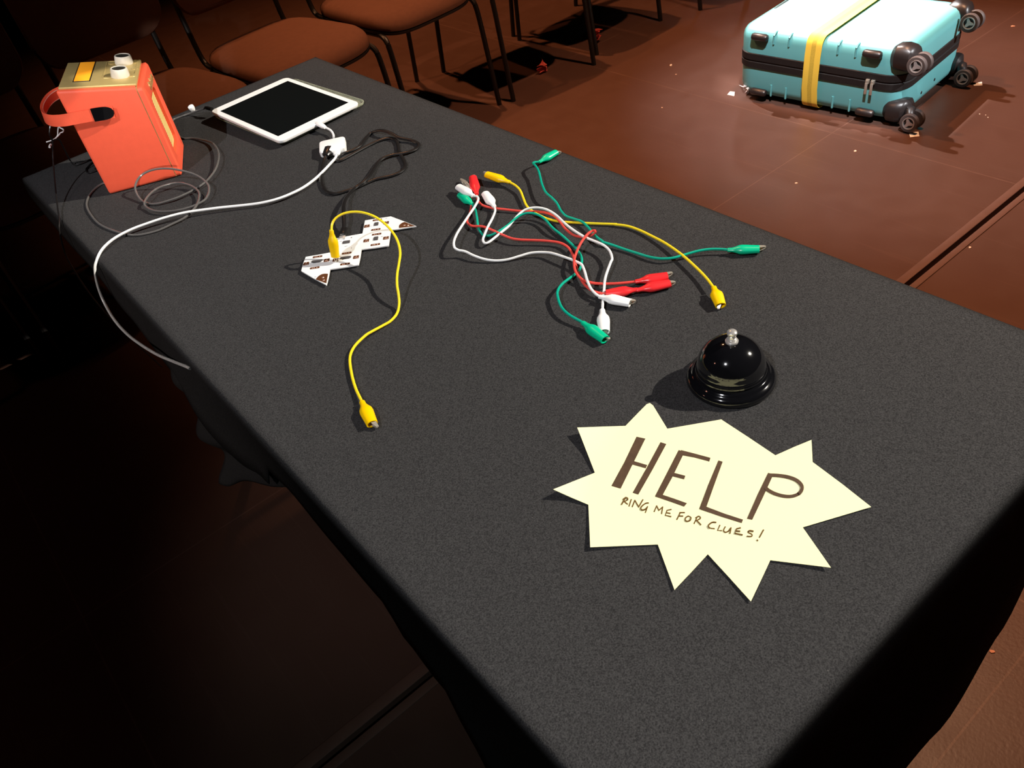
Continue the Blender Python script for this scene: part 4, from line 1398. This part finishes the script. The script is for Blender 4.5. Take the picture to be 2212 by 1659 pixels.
letter(lambda b: [ink_quad(b, [(583, 787), (640, 799), (560, 960), (480, 1122), (421, 1104), (505, 950)]), ink_quad(b, [(738, 822), (775, 834), (680, 1010), (594, 1160), (558, 1148), (650, 985)]), ink_quad(b, [(562, 943), (652, 970), (642, 990), (556, 966)])])
letter(lambda b: [ink_quad(b, [(855, 873), (893, 884), (815, 1045), (745, 1175), (703, 1170), (775, 1030)]), ink_quad(b, [(870, 873), (960, 896), (1060, 923), (1053, 946), (955, 920), (872, 905)]), ink_quad(b, [(815, 1017), (898, 1039), (890, 1061), (808, 1040)]), ink_quad(b, [(703, 1172), (740, 1158), (830, 1188), (908, 1216), (890, 1237), (800, 1205)])])
letter(lambda b: [ink_quad(b, [(1112, 940), (1139, 948), (1080, 1110), (1032, 1245), (988, 1252), (1045, 1100)]), ink_quad(b, [(988, 1253), (1032, 1238), (1150, 1283), (1270, 1322), (1262, 1343), (1130, 1302)])])
letter(lambda b: [ink_quad(b, [(1433, 1020), (1466, 1030), (1400, 1175), (1330, 1322), (1297, 1315), (1365, 1160)]), ink_line(b, curve2([(1440, 1034), (1500, 1037), (1560, 1046), (1615, 1066), (1648, 1098), (1650, 1128), (1625, 1158), (1580, 1172), (1530, 1169), (1480, 1155), (1440, 1135), (1418, 1118)]), 21)])
small = {
    'R': [[(512, 1178), (487, 1222)], curve2([(497, 1190), (513, 1179), (526, 1185), (519, 1198), (500, 1206)]), [(503, 1205), (525, 1222)]],
    'I': [[(549, 1192), (535, 1234)]],
    'N': [[(572, 1197), (556, 1238)], [(572, 1197), (597, 1240)], [(597, 1240), (624, 1193)]],
    'G': [curve2([(660, 1214), (643, 1216), (622, 1230), (610, 1248), (620, 1259), (640, 1253), (654, 1238)]), [(654, 1238), (640, 1276)]],
    'M': [[(697, 1270), (713, 1233)], [(713, 1233), (727, 1262)], [(727, 1262), (752, 1240)], [(752, 1240), (745, 1283)]],
    'E': [[(807, 1256), (780, 1262), (769, 1294), (805, 1302)], [(775, 1277), (800, 1281)]],
    'F': [[(866, 1276), (844, 1320)], [(862, 1276), (893, 1276)], [(855, 1298), (882, 1299)]],
    'O': [curve2([(917, 1299), (901, 1308), (898, 1324), (910, 1332), (928, 1325), (934, 1308), (917, 1299)])],
    'r': [[(975, 1305), (955, 1347)], curve2([(965, 1310), (985, 1300), (996, 1312), (972, 1327)]), [(972, 1327), (998, 1354)]],
    'C': [curve2([(1096, 1339), (1075, 1338), (1055, 1349), (1047, 1364), (1060, 1377), (1086, 1380)])],
    'L': [[(1121, 1358), (1106, 1392), (1133, 1393)]],
    'U': [curve2([(1156, 1368), (1145, 1392), (1158, 1403), (1178, 1394), (1193, 1374)]), [(1193, 1374), (1187, 1408)]],
    'e': [[(1254, 1374), (1229, 1380), (1218, 1409), (1266, 1419)], [(1224, 1393), (1250, 1396)]],
    'S': [curve2([(1336, 1396), (1313, 1392), (1303, 1404), (1327, 1416), (1325, 1430), (1297, 1429)])],
    '!': [[(1403, 1388), (1378, 1434)], [(1361, 1453), (1366, 1457)]],
}
for ch, strokes in small.items():
    letter(lambda b: [ink_line(b, s__, 7.0) for s__ in strokes], 'small_letter')

# ------------------------------------------------------------------ bits on the floor
for lab, quad in (('white tape square on the floor left of the suitcase', [(1571, 205), (1577, 198), (1587, 199), (1586, 208)]),
                  ('white tape strip on the floor in front of the suitcase wheel', [(1963, 287), (1984, 285), (1986, 295), (1966, 297)]),
                  ('white tape strip on the floor behind the right-hand suitcase wheel', [(2101, 182), (2121, 177), (2122, 185), (2104, 186)])):
    c_ = sum((atf(*q) for q in quad), Vector()) / 4
    o = thing('floor_tape', lab, 'tape', c_, 0, 'white tape marks round the suitcase')
    bm = NB()
    prism(bm, [tuple((atf(*q) - c_)[:2]) for q in quad], 0.0004, 0.0012)
    obj('tape_strip', bm, M_tape, o, smooth=False)


def scrap(name, lab, px, py, size, m, cat, crumple=False, group=None, w=0.0):
    c_ = atf(px, py)
    bm = NB()
    n = 7
    ring = []
    for k in range(n):
        a = 2 * PI * k / n
        rr = size * random.uniform(.6, 1.15)
        ring.append((rr * math.cos(a) * (1 + w), rr * math.sin(a), random.uniform(0.0003, size * .25)))
    lo = [bm.verts.new((x, y, .0003)) for x, y, z in ring]
    hi = [bm.verts.new((x * .9, y * .9, .0009 + z)) for x, y, z in ring]
    bm.faces.new(lo); bm.faces.new(hi)
    for k in range(n): bm.faces.new((lo[k], lo[(k + 1) % n], hi[(k + 1) % n], hi[k]))
    bmesh.ops.triangulate(bm, faces=bm.faces[:])
    o = obj(name, bm, m, smooth=False)
    o.location = c_
    o.rotation_euler = (0, 0, random.uniform(0, 3))
    return tag(o, lab, cat, group)


G = 'paper scraps on the floor'
scrap('paper_scrap', 'pale scrap below the middle of the suitcase on the lit floor', 1848, 327, .006, M_scrap, 'scrap', group=G)
scrap('paper_scrap', 'pale scrap by the right edge of the table left of the floor groove', 1720, 396, .005, M_scrap, 'scrap', group=G)
scrap('paper_scrap', 'tiny pale scrap between the table edge and the suitcase shadow', 1430, 233, .004, M_scrap, 'scrap', group=G)
scrap('paper_scrap', 'thin pale sliver on the floor right of the chair legs', 1449, 141, .005, M_scrap, 'scrap', group=G, w=1.2)
scrap('paper_scrap', 'pale crumb just below the thin sliver near the chairs', 1460, 161, .004, M_scrap, 'scrap', group=G)
scrap('paper_scrap', 'peach scrap on the floor at the lower right corner', 2143, 1408, .0042, M_peach, 'scrap', group=G)
scrap('paper_scrap', 'orange scrap at the far right beyond the suitcase', 2188, 57, .007, M_peach, 'scrap', group=G)
scrap('paper_scrap', 'lone pale scrap right of the dark floor groove', 2095, 535, .004, M_scrap, 'scrap', group=G)
for px, py, lab in ((2116, 247, 'leftmost of the white crumbs right of the suitcase wheel'), (2129, 249, 'topmost middle white crumb right of the suitcase wheel'), (2134, 254, 'lower white crumb right of the suitcase wheel')):
    scrap('paper_crumb', lab, px, py, .0022, M_white, 'crumb', group='white crumbs by the suitcase')


def foil(lab, px, py, ht, lean, sd):
    rnd = random.Random(sd)
    c_ = atf(px, py)
    bm = NB()
    # crumpled ribbon: a zigzag strip standing up on the floor
    z = 0.0008
    strip = []
    N = 9
    for k in range(N):
        t_ = k / (N - 1)
        a = rnd.uniform(-.8, .8) + k * 0.9
        c2_ = Vector((lean * t_ + rnd.uniform(-.008, .008), rnd.uniform(-.008, .008), .001 + ht * t_))
        d_ = Vector((math.cos(a), math.sin(a), rnd.uniform(-.2, .4))) * rnd.uniform(.014, .024)
        pA, pB = c2_ + d_, c2_ - d_
        pA.z = max(pA.z, .0008); pB.z = max(pB.z, .0008)
        strip.append((bm.verts.new(pA), bm.verts.new((pA + pB) / 2 + Vector((0, 0, rnd.uniform(0, .006)))), bm.verts.new(pB)))
    for s1_, s2_ in zip(strip, strip[1:]):
        bm.faces.new((s1_[0], s1_[1], s2_[1], s2_[0])); bm.faces.new((s1_[1], s1_[2], s2_[2], s2_[1]))
    o = obj('foil_scrap', bm, M_foil, smooth=False)
    md = o.modifiers.new('thickness', 'SOLIDIFY'); md.thickness = .0006
    o.location = c_
    return tag(o, lab, 'foil scrap', 'red foil scraps under the chairs')


foil('crumpled red foil scrap nearest the table, in a chair shadow', 1171, 158, .042, .006, 3)
foil('brighter crumpled red foil scrap against a black chair leg', 1289, 91, .052, .004, 11)
